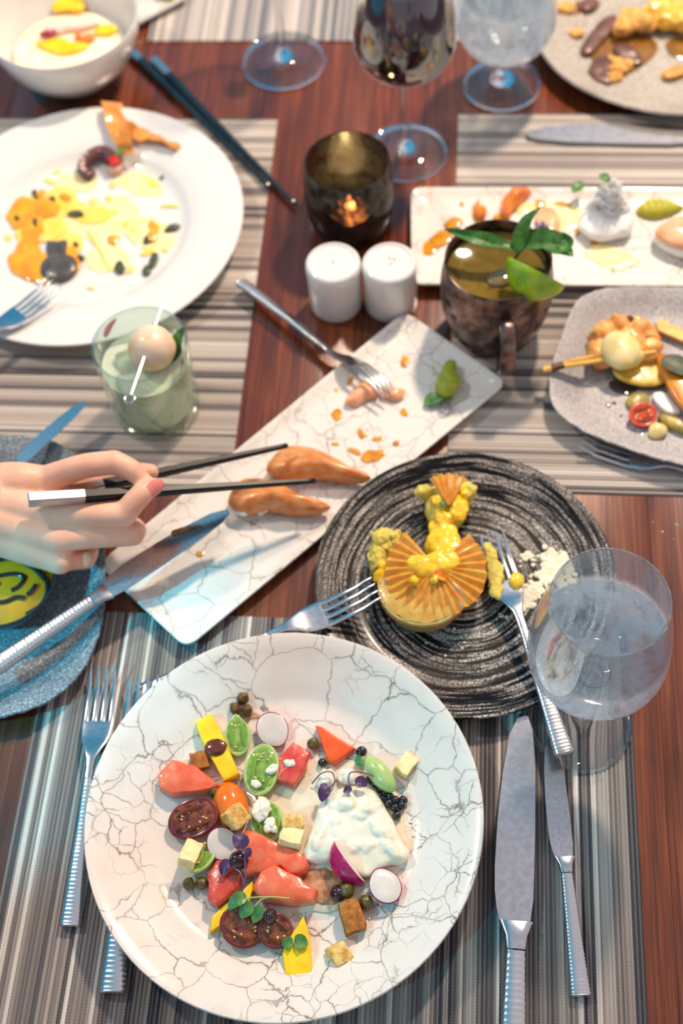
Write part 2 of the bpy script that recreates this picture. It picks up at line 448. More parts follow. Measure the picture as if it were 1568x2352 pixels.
# ---------------------------------------------------------------- the setting: floor, table, placemats
ZM = .0022                                         # top of a placemat
def box(bm, x0, x1, y0, y1, z0, z1, b=.0015):
    r = bmesh.ops.create_cube(bm, size=1, matrix=Matrix.Translation(((x0+x1)/2, (y0+y1)/2, (z0+z1)/2)) @ Matrix.Diagonal((x1-x0, y1-y0, z1-z0, 1)))
    if b: bmesh.ops.bevel(bm, geom=list({e for v in r['verts'] for e in v.link_edges}), offset=b, segments=2, affect='EDGES', profile=.5)
FLOORM = M('terrace_floor', (120, 104, 90), (96, 82, 70), scale=6, rough=.7)
bm = bm_new(); box(bm, -3, 3, -3, 3.5, -.80, -.75, 0); o = link('floor', bm, FLOORM, loc=(0, 0, -.75)); o['kind'] = 'structure'
bm = bm_new(); box(bm, -3, 3, -3, -1.0, 1.85, 1.95, 0); o = link('ceiling', bm, M('canopy', (190, 180, 172), rough=.8), loc=(0, -2, 1.85)); o['kind'] = 'structure'
table = thing('dining_table', (0, .24, -.75), 'dark reddish brown wooden dining table laid with mats and dishes', 'table')
X0, X1, Y0, Y1 = -.50, .50, -.50, .99
nb = 8; pw = (X1-X0)/nb
for i in range(nb):
    part('plank', MW, table, lambda bm: box(bm, X0+i*pw+.00008, X0+(i+1)*pw-.00008, Y0, Y1, -.028, 0, .0003))
part('apron', MW, table, lambda bm: [box(bm, *a) for a in ((-.44, .44, -.44, -.415, -.10, -.028), (-.44, .44, .905, .93, -.10, -.028), (-.44, -.415, -.415, .905, -.10, -.028), (.415, .44, -.415, .905, -.10, -.028))])
for sx in (-.43, .37):
    for sy in (-.43, .86):
        part('leg', MW, table, lambda bm: box(bm, sx, sx+.06, sy, sy+.06, -.75, -.10, .004))
def placemat(x0, x1, y0, y1, mat, axis, label):
    bm = bm_new(); pitch = .0031
    L = (x1-x0) if axis == 0 else (y1-y0); n = int(L/pitch); st = L/n
    prof = []
    for i in range(n):
        hh = ZM-.0004*((i*7919) % 5)/5
        prof += [(i*st, .0011), (i*st+st*.3, hh), (i*st+st*.7, hh)]
    prof.append((L, .0011))
    a, b = (y0, y1) if axis == 0 else (x0, x1)
    def pt(s, w, z): return (x0+s, w, z) if axis == 0 else (w, y0+s, z)
    va = [bm.verts.new(pt(s, a, z)) for s, z in prof]; vb = [bm.verts.new(pt(s, b, z)) for s, z in prof]
    la = [bm.verts.new(pt(s, a, .0002)) for s, z in prof]; lb = [bm.verts.new(pt(s, b, .0002)) for s, z in prof]
    for i in range(len(prof)-1):
        bm.faces.new((va[i], va[i+1], vb[i+1], vb[i])); bm.faces.new((la[i], la[i+1], va[i+1], va[i])); bm.faces.new((vb[i], vb[i+1], lb[i+1], lb[i]))
        bm.faces.new((la[i], lb[i], lb[i+1], la[i+1]))
    bm.faces.new((va[0], vb[0], lb[0], la[0])); bm.faces.new((va[-1], la[-1], lb[-1], vb[-1]))
    return tag(link('placemat', bm, mat, loc=(x0, y0, 0)), label, 'placemat')
placemat(-.222, .229, -.445, -.100, M_NEAR, 0, 'grey striped woven placemat under the crackled salad plate, stripes running towards the viewer')
placemat(-.45, -.0955, .015, .461, M_SIDE, 1, 'beige ribbed placemat on the left under the wide-rimmed white plate and the tumbler')
placemat(.086, .45, .024, .470, M_SIDE, 1, 'beige ribbed placemat on the right under the long white platter and bronze mug')
placemat(-.247, .204, .578, .93, M_FAR, 0, 'pale striped placemat at the far side behind the wine glasses')

# ---------------------------------------------------------------- cutlery
def zc_fork(y):
    pts = [(0, .0040), (.06, .0052), (.115, .0085), (.128, .0095), (.148, .0048), (.165, .0030), (.185, .0045), (.204, .0105)]
    for (a, za), (b, zb) in zip(pts, pts[1:]):
        if y <= b:
            t = (y-a)/(b-a); t = t*t*(3-2*t); return za+(zb-za)*t
    return pts[-1][1]
def handle_secs(L, w0, w1, t0, t1, zf):
    ss = [(0, zf(0), w0*.86, t0*.7), (.0008, zf(0), w0*.97, t0)]
    n = int(L/.0030)
    for i in range(n):
        y = .0012+i*(L-.0016)/n; dy = (L-.0016)/n
        e = ((i*37) % 7-3)*.008
        for f, k in ((.06, .955), (.34, 1.012+e*.6), (.72, 1.012+e*.6)):
            yy = y+dy*f; t = yy/L; t2 = t**.8
            ss.append((yy, zf(yy), (w0+(w1-w0)*t2)*k, (t0+(t1-t0)*t2)*k))
    return ss
def make_fork():
    r = bpy.data.objects.new('fork', None); COL.objects.link(r)
    bm = bm_new(); secs(bm, handle_secs(.112, .0082, .0036, .0034, .0023, zc_fork)); link('handle', bm, STEELH, r, local=True)
    bm = bm_new()
    ss = [(y, zc_fork(y), w, t) for y, w, t in ((.111, .0036, .0023), (.118, .0032, .0020), (.126, .0040, .0015), (.133, .0068, .0012), (.140, .0098, .0011), (.147, .0114, .001), (.155, .0120, .001), (.1585, .0120, .001))]
    secs(bm, ss, 18, 4); link('head', bm, STEEL, r, local=True)
    for k in range(4):
        x = -.0099+.0066*k
        bm = bm_new()
        ss = [(y, zc_fork(y), w, t, x*(1-.02*(y-.157)/.046)) for y, w, t in ((.1575, .0023, .001), (.163, .0020, .001), (.175, .00185, .001), (.188, .0016, .0009), (.198, .0012, .0008), (.2035, .0006, .0005))]
        secs(bm, ss, 8, 3); link('tine', bm, STEEL, r, local=True)
    return r
def make_knife():
    r = bpy.data.objects.new('knife', None); COL.objects.link(r)
    zf = lambda y: .0042+.0018*min(1, max(0, y/.1))
    bm = bm_new(); secs(bm, handle_secs(.100, .0086, .0050, .0040, .0030, zf)); link('handle', bm, STEELH, r, local=True)
    bm = bm_new(); secs(bm, [(.0995, .006, .0050, .0030), (.106, .006, .0058, .0028), (.110, .006, .0072, .0020), (.1135, .0058, .0084, .0012)], 16, 4); link('bolster', bm, STEEL, r, local=True)
    left = [(-.0084, .113), (-.0100, .119), (-.0112, .128), (-.0116, .140), (-.0110, .165), (-.0092, .190), (-.0062, .212), (-.001, .2245)]
    right = [(.0070, .113), (.0084, .125), (.0086, .160), (.0080, .195), (.0062, .215), (.0035, .223)]
    bm = bm_new(); out = [V((x, y, 0)) for x, y in left+right[::-1]]
    out = densify(out, .004); n = len(out)
    def row(s, z):
        c = V((-.0008, 0, 0)); return [V((c.x+(p.x-c.x)*s, .168+(p.y-.168)*(1-(1-s)*.25), z)) for p in out]
    rings(bm, [row(.985, .0051), row(1, .0053), row(1, .0061), row(.985, .0063)]); link('blade', bm, STEEL, r, local=True)
    return r
FORK = make_fork(); KNIFE = make_knife()
used = set()
def place(proto, tail, tip, L, label, cat, group=None, roll=0, hint=1.0, wide=1.0):
    o = proto if proto.name not in used else copy_tree(proto); used.add(proto.name)
    tail, tip = V(tail), V(tip); y = (tip-tail); k = y.length/L; y.normalize()
    x = y.cross(V((0, 0, 1))).normalized(); z = x.cross(y)
    m = Matrix((x, y, z)).transposed().to_4x4() @ Matrix.Rotation(roll, 4, 'Y') @ Matrix.Diagonal((k*wide, k, k, 1))
    m.translation = tail; o.matrix_world = m
    tag(o, label, cat, group); return o
place(FORK, P(165, 2132, ZM), P(243, 1540, ZM+.002), .2035, 'steel fork with ridged handle, outer one left of the crackled salad plate', 'fork')
place(FORK, P(262, 2285, ZM), P(336, 1566, ZM+.001), .2035, 'steel fork half hidden under the left rim of the crackled salad plate', 'fork')
place(FORK, P(320, 1600, ZM), P(868, 1362, .024), .2035, 'steel fork reaching from under the salad plate to the custard tart', 'fork')
place(FORK, P(1296, 1738, .022), P(1127, 1238, .013), .2035, 'food-smeared steel fork resting on the black plate, handle by the front water glass', 'fork')
place(FORK, P(1862, 1172, ZM), P(1334, 1022, ZM+.001), .2035, 'steel fork on the right mat below the grey plate with skewers', 'fork')
place(FORK, P(-255, 962, .024), P(132, 662, .023), .2035, 'steel fork lying on the lower left rim of the sauce-streaked white plate', 'fork')
place(FORK, P(556, 640, .015), P(905, 888, .0235), .2035, 'steel fork turned face down from the table onto the long crackled platter', 'fork', roll=radians(148))
place(KNIFE, P(1168, 2700, ZM), P(1196, 1648, ZM), .2245, 'large steel table knife right of the crackled salad plate', 'knife')
place(KNIFE, P(1332, 2292, ZM), P(1262, 1690, ZM), .2245, 'smaller steel knife with blade under the foot of the front water glass', 'knife')
place(KNIFE, P(-45, 1562, .030), P(527, 1180, .034), .2245, 'long steel knife with smeared blade bridging the blue-grey plate and the crackled platter', 'knife', roll=radians(1))
place(KNIFE, P(-110, 1215, .022), P(198, 928, .030), .2245, 'steel knife pointing up from the blue-grey plate behind the hand', 'knife', roll=radians(-5))
place(KNIFE, P(1960, 305, .0135), P(1208, 292, .0135), .2245, 'steel knife lying on the far edge of the right placemat', 'knife', roll=radians(180))
# ---------------------------------------------------------------- plates and bowls
def round_plate(name, px, py, zr, R, prof, mat, label, seg=96, z0=ZM, rf=None):
    c = P(px, py, zr); c.z = z0
    bm = bm_new(); lathe(bm, [(r*R, z) for r, z in prof], c, seg, rf=rf)
    return tag(link(name, bm, mat, loc=c), label, 'plate'), c
salad_plate, SPC = round_plate('salad_plate', 650, 1870, .031, .1405, [(0, .0012), (.5, .0012), (.56, 0), (.60, .0005), (.64, .004), (.72, .0085), (.82, .0155), (.92, .0225), (.985, .0285), (1, .0305), (.995, .0322), (.975, .0318), (.92, .0262), (.82, .0195), (.73, .0125), (.69, .0090), (.65, .0072), (.55, .0065), (.3, .006), (0, .006)], CRK, 'large round white crackle-glazed plate holding the tomato and cheese salad')
ZS = ZM+.0066                                       # floor of the salad plate
wob = lambda a, z, r: 1+.002*sin(3*a+1)+.0015*sin(5*a)
black_plate, DPC = round_plate('black_plate', 1065, 1326, .019, .1180, [(0, .001), (.62, .001), (.66, 0), (.72, .001), (.80, .0044), (.9, .0094), (.985, .0136), (1, .0152), (.995, .0166), (.98, .0165), (.9, .0128), (.8, .008), (.74, .0052), (.68, .0045), (.4, .0042), (0, .004)], RING, 'round black plate with white brushed rings holding the custard tart', rf=wob)
ZD = ZM+.0044
white_plate, WPC = round_plate('wide_rimmed_plate', 193, 508, .020, .1520, [(0, .001), (.5, .001), (.55, 0), (.6, .002), (.66, .0105), (.8, .0145), (.985, .0190), (1, .0200), (.995, .0212), (.98, .0212), (.8, .0168), (.68, .0138), (.645, .0105), (.61, .0062), (.57, .0050), (.4, .0045), (0, .0045)], PORC, 'large wide-rimmed plain white plate smeared with orange sauce')
ZWP = ZM+.0047
sand_plate, TPC = round_plate('sandy_plate', 1548, 32, .022, .1460, [(0, .001), (.6, .001), (.66, 0), (.75, .003), (.9, .011), (.985, .0175), (1, .0195), (.99, .0212), (.965, .0208), (.9, .015), (.78, .0075), (.68, .0052), (.4, .005), (0, .005)], SAND, 'speckled sandy grey plate with fried pieces in the far right corner', z0=.0006, rf=lambda a, z, r: 1+.006*sin(2*a+.5)+.004*sin(7*a))
ZT = .0058
def loft_plate(name, outline, zrim, prof, mat, label, z0=ZM, sm=3, step=.005, cen=None, amp=0):
    pts = chaikin([V((p.x, p.y, 0)) for p in outline], sm); pts = densify(pts, step)
    c = V(cen) if cen else sum(pts, V())/len(pts); c.z = 0
    bm = bm_new(); rr = []
    for s, z in prof:
        row = []
        for p in pts:
            d = p-c; q = c+d*s
            if amp and s > .9:
                q += d.normalized()*amp*mn.noise(q*220)
            row.append(V((q.x, q.y, z0+z)))
        rr.append(row)
    rings(bm, rr); return tag(link(name, bm, mat, loc=(c.x, c.y, z0)), label, 'plate')
def rr_plate(name, corners, z, prof_in, mat, label, z0, r=.012):
    """rounded rectangular platter: corner points at rim height z (order around); prof_in: (inset metres, z)"""
    cs = [P(a, b, z) if not isinstance(a, V) else a for a, b in corners]
    cs = [V((p.x, p.y, 0)) for p in cs]; c = sum(cs, V())/4
    def ringpts(ins, zz):
        row = []
        for i in range(4):
            p, a, b = cs[i], cs[i-1], cs[(i+1) % 4]
            e1, e2 = (a-p).normalized(), (b-p).normalized()
            q = p+(e1+e2)*ins; rad = max(r-ins*.4, .004)
            p1, p2 = q+e1*rad, q+e2*rad
            for k in range(9):
                t = k/8; row.append((p1*(1-t)**2+q*2*t*(1-t)+p2*t*t)+V((0, 0, z0+zz)))
        d = []
        for i in range(len(row)):
            d.append(row[i])
            if i % 9 == 8:
                nx = row[(i+1) % len(row)]
                d += [row[i].lerp(nx, j/12) for j in range(1, 12)]
        return d
    bm = bm_new(); rings(bm, [ringpts(*q) for q in prof_in])
    return tag(link(name, bm, mat, loc=(c.x, c.y, z0)), label, 'plate')
RP = [(.030, .0012), (.012, .0008), (.009, 0), (.006, .001), (.0015, .0075), (0, .0098), (.0005, .0112), (.0022, .0112), (.006, .0086), (.011, .0066), (.018, .0056), (.030, .0054)]
platter = rr_plate('crackle_platter', [(930, 713), (1166, 878), (428, 1490), (222, 1296)], .0125, RP, CRK2, 'long white crackle-glazed platter lying diagonally with nigiri and wasabi', .0014)
ZP = .0014+.0056
a, b = P(942, 431, .0125), P(944, 654, .0125)
a2 = V((a.x+.36, a.y+.003, a.z)); b2 = V((b.x+.36, b.y+.003, b.z))
platter2 = rr_plate('crackle_platter', [(a, 0), (a2, 0), (b2, 0), (b, 0)], .0125, RP, CRK2, 'long white platter on the right mat behind the bronze mug with noodles', .0024)
ZP2 = .0024+.0056
a, b = P(440, -14, .0125), P(296, 62, .0125); d = (a-b).normalized(); n = V((-d.y, d.x, 0))
platter3 = rr_plate('crackle_platter', [(a, 0), (a+n*.12, 0), (a+n*.12-d*.115, 0), (a-d*.115, 0)], .0125, RP, CRK2, 'white platter with a brown rim edge cut off at the top behind the bowl', .0006)
GP = [(.25, .001), (.62, .001), (.68, 0), (.76, .002), (.88, .0085), (.985, .0150), (1, .0166), (.995, .0182), (.975, .0180), (.88, .0118), (.78, .0060), (.70, .0046), (.35, .0042)]
zr = .018
out = pxs([(1262, 850), (1258, 905), (1275, 950), (1330, 990), (1400, 1020), (1500, 1056), (1640, 1090), (1800, 1090), (1880, 1010), (1890, 880), (1860, 760), (1780, 690), (1640, 668), (1480, 660), (1400, 662), (1345, 676), (1312, 705), (1290, 770)], zr)
grey_plate = loft_plate('grey_stone_plate', out, zr, GP, STONE, 'grey speckled rounded square plate with skewers at the right edge', amp=.0011, sm=2)
ZG = ZM+.0044
out = pxs([(-40, 1000), (60, 1002), (140, 1018), (200, 1070), (236, 1170), (245, 1290), (240, 1420), (218, 1500), (172, 1572), (110, 1618), (20, 1650), (-120, 1668), (-300, 1650), (-385, 1560), (-400, 1400), (-370, 1180), (-300, 1060), (-180, 1005)], zr)
blue_plate = loft_plate('grey_stone_plate', out, zr, GP, STONE2, 'blue-grey speckled rounded square plate under the hand at the left edge', amp=.0011, sm=2)
# white bowl, far left
c = P(140, 42, .072); c.z = .0006
bm = bm_new(); lathe(bm, [(0, .002), (.030, .002), (.034, 0), (.037, .001), (.040, .006), (.055, .018), (.068, .036), (.0755, .056), (.0785, .072), (.0778, .0742), (.0762, .0735), (.073, .057), (.0655, .038), (.053, .022), (.036, .0115), (.018, .009), (0, .009)], c, 72)
white_bowl = tag(link('soup_bowl', bm, PORC, loc=c), 'deep white bowl with yellow food in the far left corner', 'bowl'); BWC = c
# small dark bowl on the left plate
c = P(2, 1326, .034); c.z = ZG+.0002
BROWNRIM = M('dark_glazed_bowl', (26, 32, 38), (60, 70, 78), scale=420, rough=.3, coat=.3)
bm = bm_new(); lathe(bm, [(0, .001), (.026, .001), (.028, 0), (.030, .002), (.0385, .012), (.0438, .024), (.0452, .0285), (.0446, .0300), (.0432, .0294), (.041, .022), (.035, .012), (.024, .0065), (0, .006)], c, 64)
dip_bowl = tag(link('dip_bowl', bm, BROWNRIM, loc=c), 'small dark round bowl of green dip on the blue-grey plate', 'bowl'); DBC = c

# ---------------------------------------------------------------- glasses and drinks
def glass_thing(name, c, label, cat): return thing(name, c, label, cat)
def wineglass(c, label, hs, zb, rb, rmax, zmax, rrim, zrim, fill=None, fillmat=None, bowlmat=GLASS, rs=.0040, cat='glass', t=.0011):
    """foot radius rb, stem up to zb (bottom of bowl), belly rmax at zmax, rim"""
    g = thing('wine_glass' if zb > .06 else 'water_goblet', c, label, cat)
    part('foot', FOOTG, g, lambda bm: lathe(bm, [(0, .0014), (rb*.9, .0012), (rb*.96, 0), (rb*.99, .0006), (rb, .0020), (rb*.99, .0034), (rb*.95, .0040), (rb*.91, .0030), (rb*.6, .0042), (rb*.3, .0075), (rs*1.6, .0125), (rs*1.05, .0165), (0, .0165)], c, 64))
    part('stem', FOOTG, g, lambda bm: lathe(bm, [(0, .0166), (rs*1.04, .0166), (rs*.92, (.0166+zb)/2), (rs*.98, zb-.012), (rs*1.3, zb-.006), (rs*2.0, zb-.0012), (0, zb-.0012)], c, 32))
    def rad(z):
        if z < zmax:
            q = 1-(z-zb)/(zmax-zb); return rmax*sqrt(max(0, 1-q**2.25))
        u = (z-zmax)/(zrim-zmax); return rmax+(rrim-rmax)*(u*u*(1.6-.6*u))
    N = 22
    outp = [(0, zb)]+[(rad(zb+(zmax-zb)*(i/N)**1.8), zb+(zmax-zb)*(i/N)**1.8) for i in range(1, N+1)]+[(rad(zmax+(zrim-zmax)*i/12), zmax+(zrim-zmax)*i/12) for i in range(1, 13)]
    inn = [(max(r-t, 0), z+(t*2.2 if i < 8 else t*.4 if i < 23 else 0)) for i, (r, z) in enumerate(outp)]
    inn[0] = (0, zb+t*2.4)
    part('bowl', bowlmat, g, lambda bm: lathe(bm, outp+[(rrim-t*.5, zrim+t*.5)]+inn[::-1][0:], c, 72))
    part('bowl_base', FOOTG, g, lambda bm: lathe(bm, [(0, zb+t*2.6), (.0105, zb+.0046), (.0125, zb+.0062), (.0118, zb+.0072), (.0085, zb+.0056), (.0065, zb+.0066), (.0045, zb+.0052), (0, zb+.0050)], c, 40))
    part('rim', FOOTG, g, lambda bm: lathe(bm, [(rrim-t*1.1, zrim), (rrim-t*.5, zrim-.0009), (rrim+t*.2, zrim), (rrim-t*.5, zrim+.0009), (rrim-t*1.1, zrim)], c, 72))
    if fill:
        lq = [(r, z) for r, z in inn if z < fill]
        rf = rad(fill)-t
        lq = [(max(r-.0002, 0), z+.0002) for r, z in lq]
        part('drink', fillmat, g, lambda bm: lathe(bm, lq+[(rf-.0002, fill-.0004), (rf-.0012, fill-.0006), (0, fill-.0006)], c, 72))
    return g
fc = P(1343, 1668, 0); fc = V((fc.x-.004, fc.y+.002, ZM))
wineglass(fc, 'clear wine glass of iced water with condensation, right front beside the black plate', 0, .083, .0385, .0468, .126, .0372, .196, fill=.140, fillmat=WATER, bowlmat=FROST, rs=.0042)
c = P(934, 352, 0); c = V((c.x, c.y, .0002))
wineglass(c, 'wine glass half full of dark red wine behind the candle holder', 0, .098, .0405, .0470, .142, .036, .205, fill=.158, fillmat=WINE)
c = P(652, 142, 0); c = V((c.x, c.y, .0002))
wineglass(c, 'empty wine glass at the top with only stem and foot in view', 0, .098, .0440, .0490, .150, .038, .215)
c = P(1152, 196, 0); c = V((c.x, c.y, .0002))
wineglass(c, 'frosted short-stemmed goblet of cold water beside the red wine', 0, .0385, .0395, .0490, .086, .0400, .150, fill=.110, fillmat=WATER, bowlmat=FROST2, rs=.0062)

# candle holder
c = P(807, 521, 0); c = V((c.x, c.y, .0004))
ch = thing('candle_holder', c, 'mottled brown mercury-glass candle holder with a lit tealight', 'candle holder')
part('glass_cup', m_candle_glass(), ch, lambda bm: lathe(bm, [(0, 0), (.027, 0), (.0315, .0015), (.036, .010), (.0402, .026), (.0418, .044), (.0410, .062), (.0388, .080), (.0384, .0832), (.0372, .0832), (.0378, .079), (.0396, .061), (.0402, .044), (.0386, .027), (.034, .012), (.028, .005), (0, .004)], c, 64))
WAX = M('candle_wax', (244, 236, 222), rough=.5, sss=.3)
tl = c+V((0, 0, .0045))
part('tealight_cup', STEEL, ch, lambda bm: lathe(bm, [(0, 0), (.0185, 0), (.019, .001), (.0192, .0165), (.0186, .0165), (.0184, .001), (0, .001)], tl, 40, rf=lambda a, z, r: 1+.012*sin(24*a)))
part('wax', WAX, ch, lambda bm: lathe(bm, [(0, .0012), (.0181, .0012), (.0181, .0130), (.0165, .0124), (0, .0120)], tl, 40))
fl = tl+V((0, 0, .0155))
part('wick', BLACKL, ch, lambda bm: tube(bm, [tl+V((0, 0, .0115)), tl+V((.0002, 0, .0165))], .0006, 6))
FLAME = NT('flame'); FLAME.set(col=srgb(255, 200, 110), ecol=srgb(255, 214, 140), estr=55.0, rough=1.0)
part('flame', FLAME.m, ch, lambda bm: lathe(bm, [(0, 0), (.003, .0012), (.0050, .0050), (.0046, .0085), (.0028, .0140), (.0010, .019), (0, .021)], fl, 16))
lp = bpy.data.lights.new('flame_light', 'POINT'); lp.energy = .018; lp.color = (1, .78, .5); lp.shadow_soft_size = .004
lo = bpy.data.objects.new('flame_light', lp); COL.objects.link(lo); lo.parent = ch; lo.location = fl+V((0, 0, .022))-c

# salt and pepper shakers
PORE = M('shaker_hole', (150, 146, 142), rough=.8)
for px, holes, lab in ((764, [(0, 0)], 'white ceramic shaker with one hole, left of the pair before the candle'), (894, [(0, .004), (.004, .003), (.0015, -.002)], 'white ceramic shaker with three holes, right of the pair before the candle')):
    c = P(px, 601, .0575); c = V((c.x, c.y, .0003))
    s = thing('salt_shaker' if len(holes) > 1 else 'pepper_shaker', c, lab, 'shaker', 'salt and pepper shakers')
    part('body', PORC, s, lambda bm: lathe(bm, [(0, 0), (.0215, 0), (.0233, .0016), (.0240, .006), (.0244, .045), (.0246, .0520), (.0240, .0555), (.0226, .0572), (.0205, .0576), (.0198, .0566), (.0190, .0563), (0, .0568)], c, 56))
    for hx, hy in holes:
        part('hole', PORE, s, lambda bm: lathe(bm, [(0, .0560), (.0011, .0560), (.0011, .0572), (.0008, .0573), (0, .0571)], c+V((hx, hy, 0)), 12))

# bronze mug
c = P(1131, 754, 0); c = V((c.x+.001, c.y, ZM)); MUG = c
mug = thing('bronze_mug', c, 'round-bellied hammered dark bronze mug with lime and mint', 'mug')
def dent(a, z):
    if z < .006 or z > .072: return 1
    k = z/.0115; o = (int(k) % 2)*.5
    u = ((a/(2*pi)*17+o) % 1)-.5; w = (k % 1)-.5
    return 1-.042*exp(-(u*u+w*w)/.055)
prof_o = [(0, .0005), (.030, .0005), (.0330, 0), (.0350, .0015)]+[(.0350+.0078*sin(pi*min(1, (z-.001)/.082))**.8*(1 if z < .042 else 1)+.0100*(z/.086), z) for z in [.004+i*.0021 for i in range(38)]]
prof_o = [(r if z < .05 else r, z) for r, z in prof_o]
zt = .0885
prof_i = [(.0446, zt-.0012), (.0450, zt), (.0440, zt+.0006), (.0430, zt-.001)]
last = prof_o[-1]
part('cup', BRONZE, mug, lambda bm: lathe(bm, prof_o+prof_i+[(.0445, .070), (.047, .050), (.044, .025), (.034, .006), (0, .005)], c, 140, rf=lambda a, z, r: dent(a, z)))
hd = V((.13, -1, 0)).normalized(); sd = V((hd.y, -hd.x, 0))
def handle(bm):
    pts = smooth_path([c+hd*.0485+V((0, 0, .068)), c+hd*.060+V((0, 0, .074)), c+hd*.0745+V((0, 0, .064)), c+hd*.078+V((0, 0, .042)), c+hd*.069+V((0, 0, .024)), c+hd*.0475+V((0, 0, .020))], 6)
    rr = []
    for i, p in enumerate(pts):
        d = (pts[min(i+1, len(pts)-1)]-pts[max(i-1, 0)]).normalized(); n = d.cross(sd)
        rr.append([p+sd*.0062*x+n*.0017*y for x, y in ((-1, -.6), (-.85, -1), (.85, -1), (1, -.6), (1, .6), (.85, 1), (-.85, 1), (-1, .6))])
    rings(bm, rr)
part('handle', BRONZE, mug, handle)
md = [(0, .0056), (.030, .0060), (.0415, .025), (.0452, .050), (.0432, .0735), (.0424, .0765), (.0412, .0760), (0, .0760)]
simple('ginger_drink', GINGER_DRINK, 'cloudy amber ginger drink filling the bronze mug', 'drink', lambda bm: lathe(bm, md, c, 64), loc=c)
# ice lump poking through the drink
simple('ice_cube', M('drink_ice', (168, 150, 100), rough=.08, trans=.6, coat=.5), 'ice cube breaking the surface of the drink in the bronze mug', 'ice', lambda bm: blob(bm, P(1150, 640, MUG.z+.076), .013, .010, .0045, .4, .0012, 90))
def bubbles(bm):
    for x, y, r in ((1062, 570, .0010), (1070, 605, .0009), (1064, 618, .0011), (1040, 620, .0013), (1048, 634, .0014), (1055, 640, .0012), (1082, 644, .0011), (1116, 642, .0012), (1140, 640, .0014), (1146, 645, .0010), (1124, 664, .0011), (1156, 664, .0010), (1075, 590, .0008), (1100, 655, .0008)):
        blob(bm, P(x, y, MUG.z+.0762), r, r, r*.8, 0, 0, 1, 2)
simple('bubbles', m_glass('bubble', (255, 240, 200), ior=1.25), 'small bubbles floating on the drink in the bronze mug', 'bubbles', bubbles, kind='stuff')
zm = MUG.z+zt
MINT = M('mint_leaf', (66, 122, 44), (38, 84, 30), scale=180, rough=.42, bump=.4, bscale=320, sss=.05)
mint = thing('mint_sprig', P(1190, 575, zm+.004), 'sprig of four green mint leaves on the rim of the bronze mug', 'mint')
part('leaf', MINT, mint, lambda bm: leaf(bm, [P(1195, 575, zm+.006), P(1130, 558, zm+.010), P(1080, 545, zm+.012), P(1022, 526, zm+.010)], .0068, .5, twist=.5, wav=.0008))
part('leaf', MINT, mint, lambda bm: leaf(bm, [P(1186, 582, zm+.006), P(1200, 545, zm+.014), P(1216, 510, zm+.022), P(1243, 476, zm+.030)], .0072, .8, twist=.6, wav=.0006))
part('leaf', MINT, mint, lambda bm: leaf(bm, [P(1200, 568, zm+.006), P(1240, 556, zm+.009), P(1282, 566, zm+.008), P(1316, 588, zm+.004)], .0115, .5, twist=-.3, wav=.0010))
part('leaf', MINT, mint, lambda bm: leaf(bm, [P(1252, 572, zm+.006), P(1285, 580, zm+.012), P(1305, 560, zm+.012), P(1286, 534, zm+.014)], .0078, .4, twist=.9))
part('stem', MINT, mint, lambda bm: tube(bm, [P(1200, 570, zm+.005), P(1188, 585, zm-.002), P(1180, 598, zm-.014)], .0012, 8))
LIMEP = M('lime_peel', (170, 196, 30), (120, 164, 24), scale=90, rough=.32, bump=.2, bscale=900, coat=.3)
LIMEF = M('lime_flesh', (206, 226, 160), (178, 208, 120), scale=140, rough=.25, trans=.15, sss=.2)
lm = P(1240, 622, zm+.002)
lime = thing('lime_wedge', lm, 'bright green lime wedge hooked on the rim of the bronze mug', 'lime')
A = P(1167, 589, zm+.010); B = P(1297, 657, zm-.002); ax = (B-A); ln = ax.length; ax.normalize()
toward = (V((-.15, -1, -.5))-ax*ax.dot(V((-.15, -1, -.5)))).normalized(); outw = ax.cross(toward); outw = outw if outw.z > 0 else -outw
mid = (A+B)/2
def wedge(bm, r0, r1, a0, a1, grow=1.0, na=10, nl=18):
    """segment of a lime: axis A-B, angles a0..a1 between toward and outw, radius scaled by a lemon profile"""
    rr = []
    for i in range(nl+1):
        u = i/nl; q = sin(pi*(.02+.96*u))**.62; c0 = A+ax*(ln*u)
        row = [c0+(toward*cos(a0)+outw*sin(a0))*r0*q]
        for k in range(na+1):
            a = a0+(a1-a0)*k/na
            row.append(c0+(toward*cos(a)+outw*sin(a))*r1*q)
        row.append(c0+(toward*cos(a1)+outw*sin(a1))*r0*q)
        rr.append(row)
    rings(bm, rr)
part('flesh', LIMEF, lime, lambda bm: wedge(bm, .0004, .0232, radians(-14), radians(76)))
part('peel', LIMEP, lime, lambda bm: wedge(bm, .0233, .0252, radians(-14.5), radians(76.5)))

# tumbler with lychee
c = P(366, 944, 0); c = V((c.x-.001, c.y+.002, ZM)); TUM = c
tum = thing('tumbler', c, 'cut-glass tumbler of pale green drink with a lychee pick', 'glass')
def cut(a, z):
    if z < .006 or z > .048: return 1
    k = (z-.006)/.021
    d1 = abs(((a/(2*pi)*9+k*.5) % 1)-.5); d2 = abs(((a/(2*pi)*9-k*.5) % 1)-.5)
    return 1-.030*(max(0, 1-d1/.12)+max(0, 1-d2/.12))*min(1, (.048-z)/.008)
zz = [.003+i*.00125 for i in range(38)]
po = [(0, .001), (.030, .001), (.033, 0), (.0362, .0015)]+[(.0372+.0018*sin(pi*min(1, z/.1)), z) for z in zz]+[(.0393, .056), (.0394, .070), (.0396, .0885), (.0391, .0898)]
pi_ = [(.0375, .0898), (.0371, .088), (.0368, .070), (.0362, .045), (.0352, .020), (.033, .0115), (.028, .0095), (0, .009)]
part('rim', FOOTG, tum, lambda bm: lathe(bm, [(.0372, .0895), (.0383, .0886), (.0394, .0895), (.0383, .0906), (.0372, .0895)], c, 72))
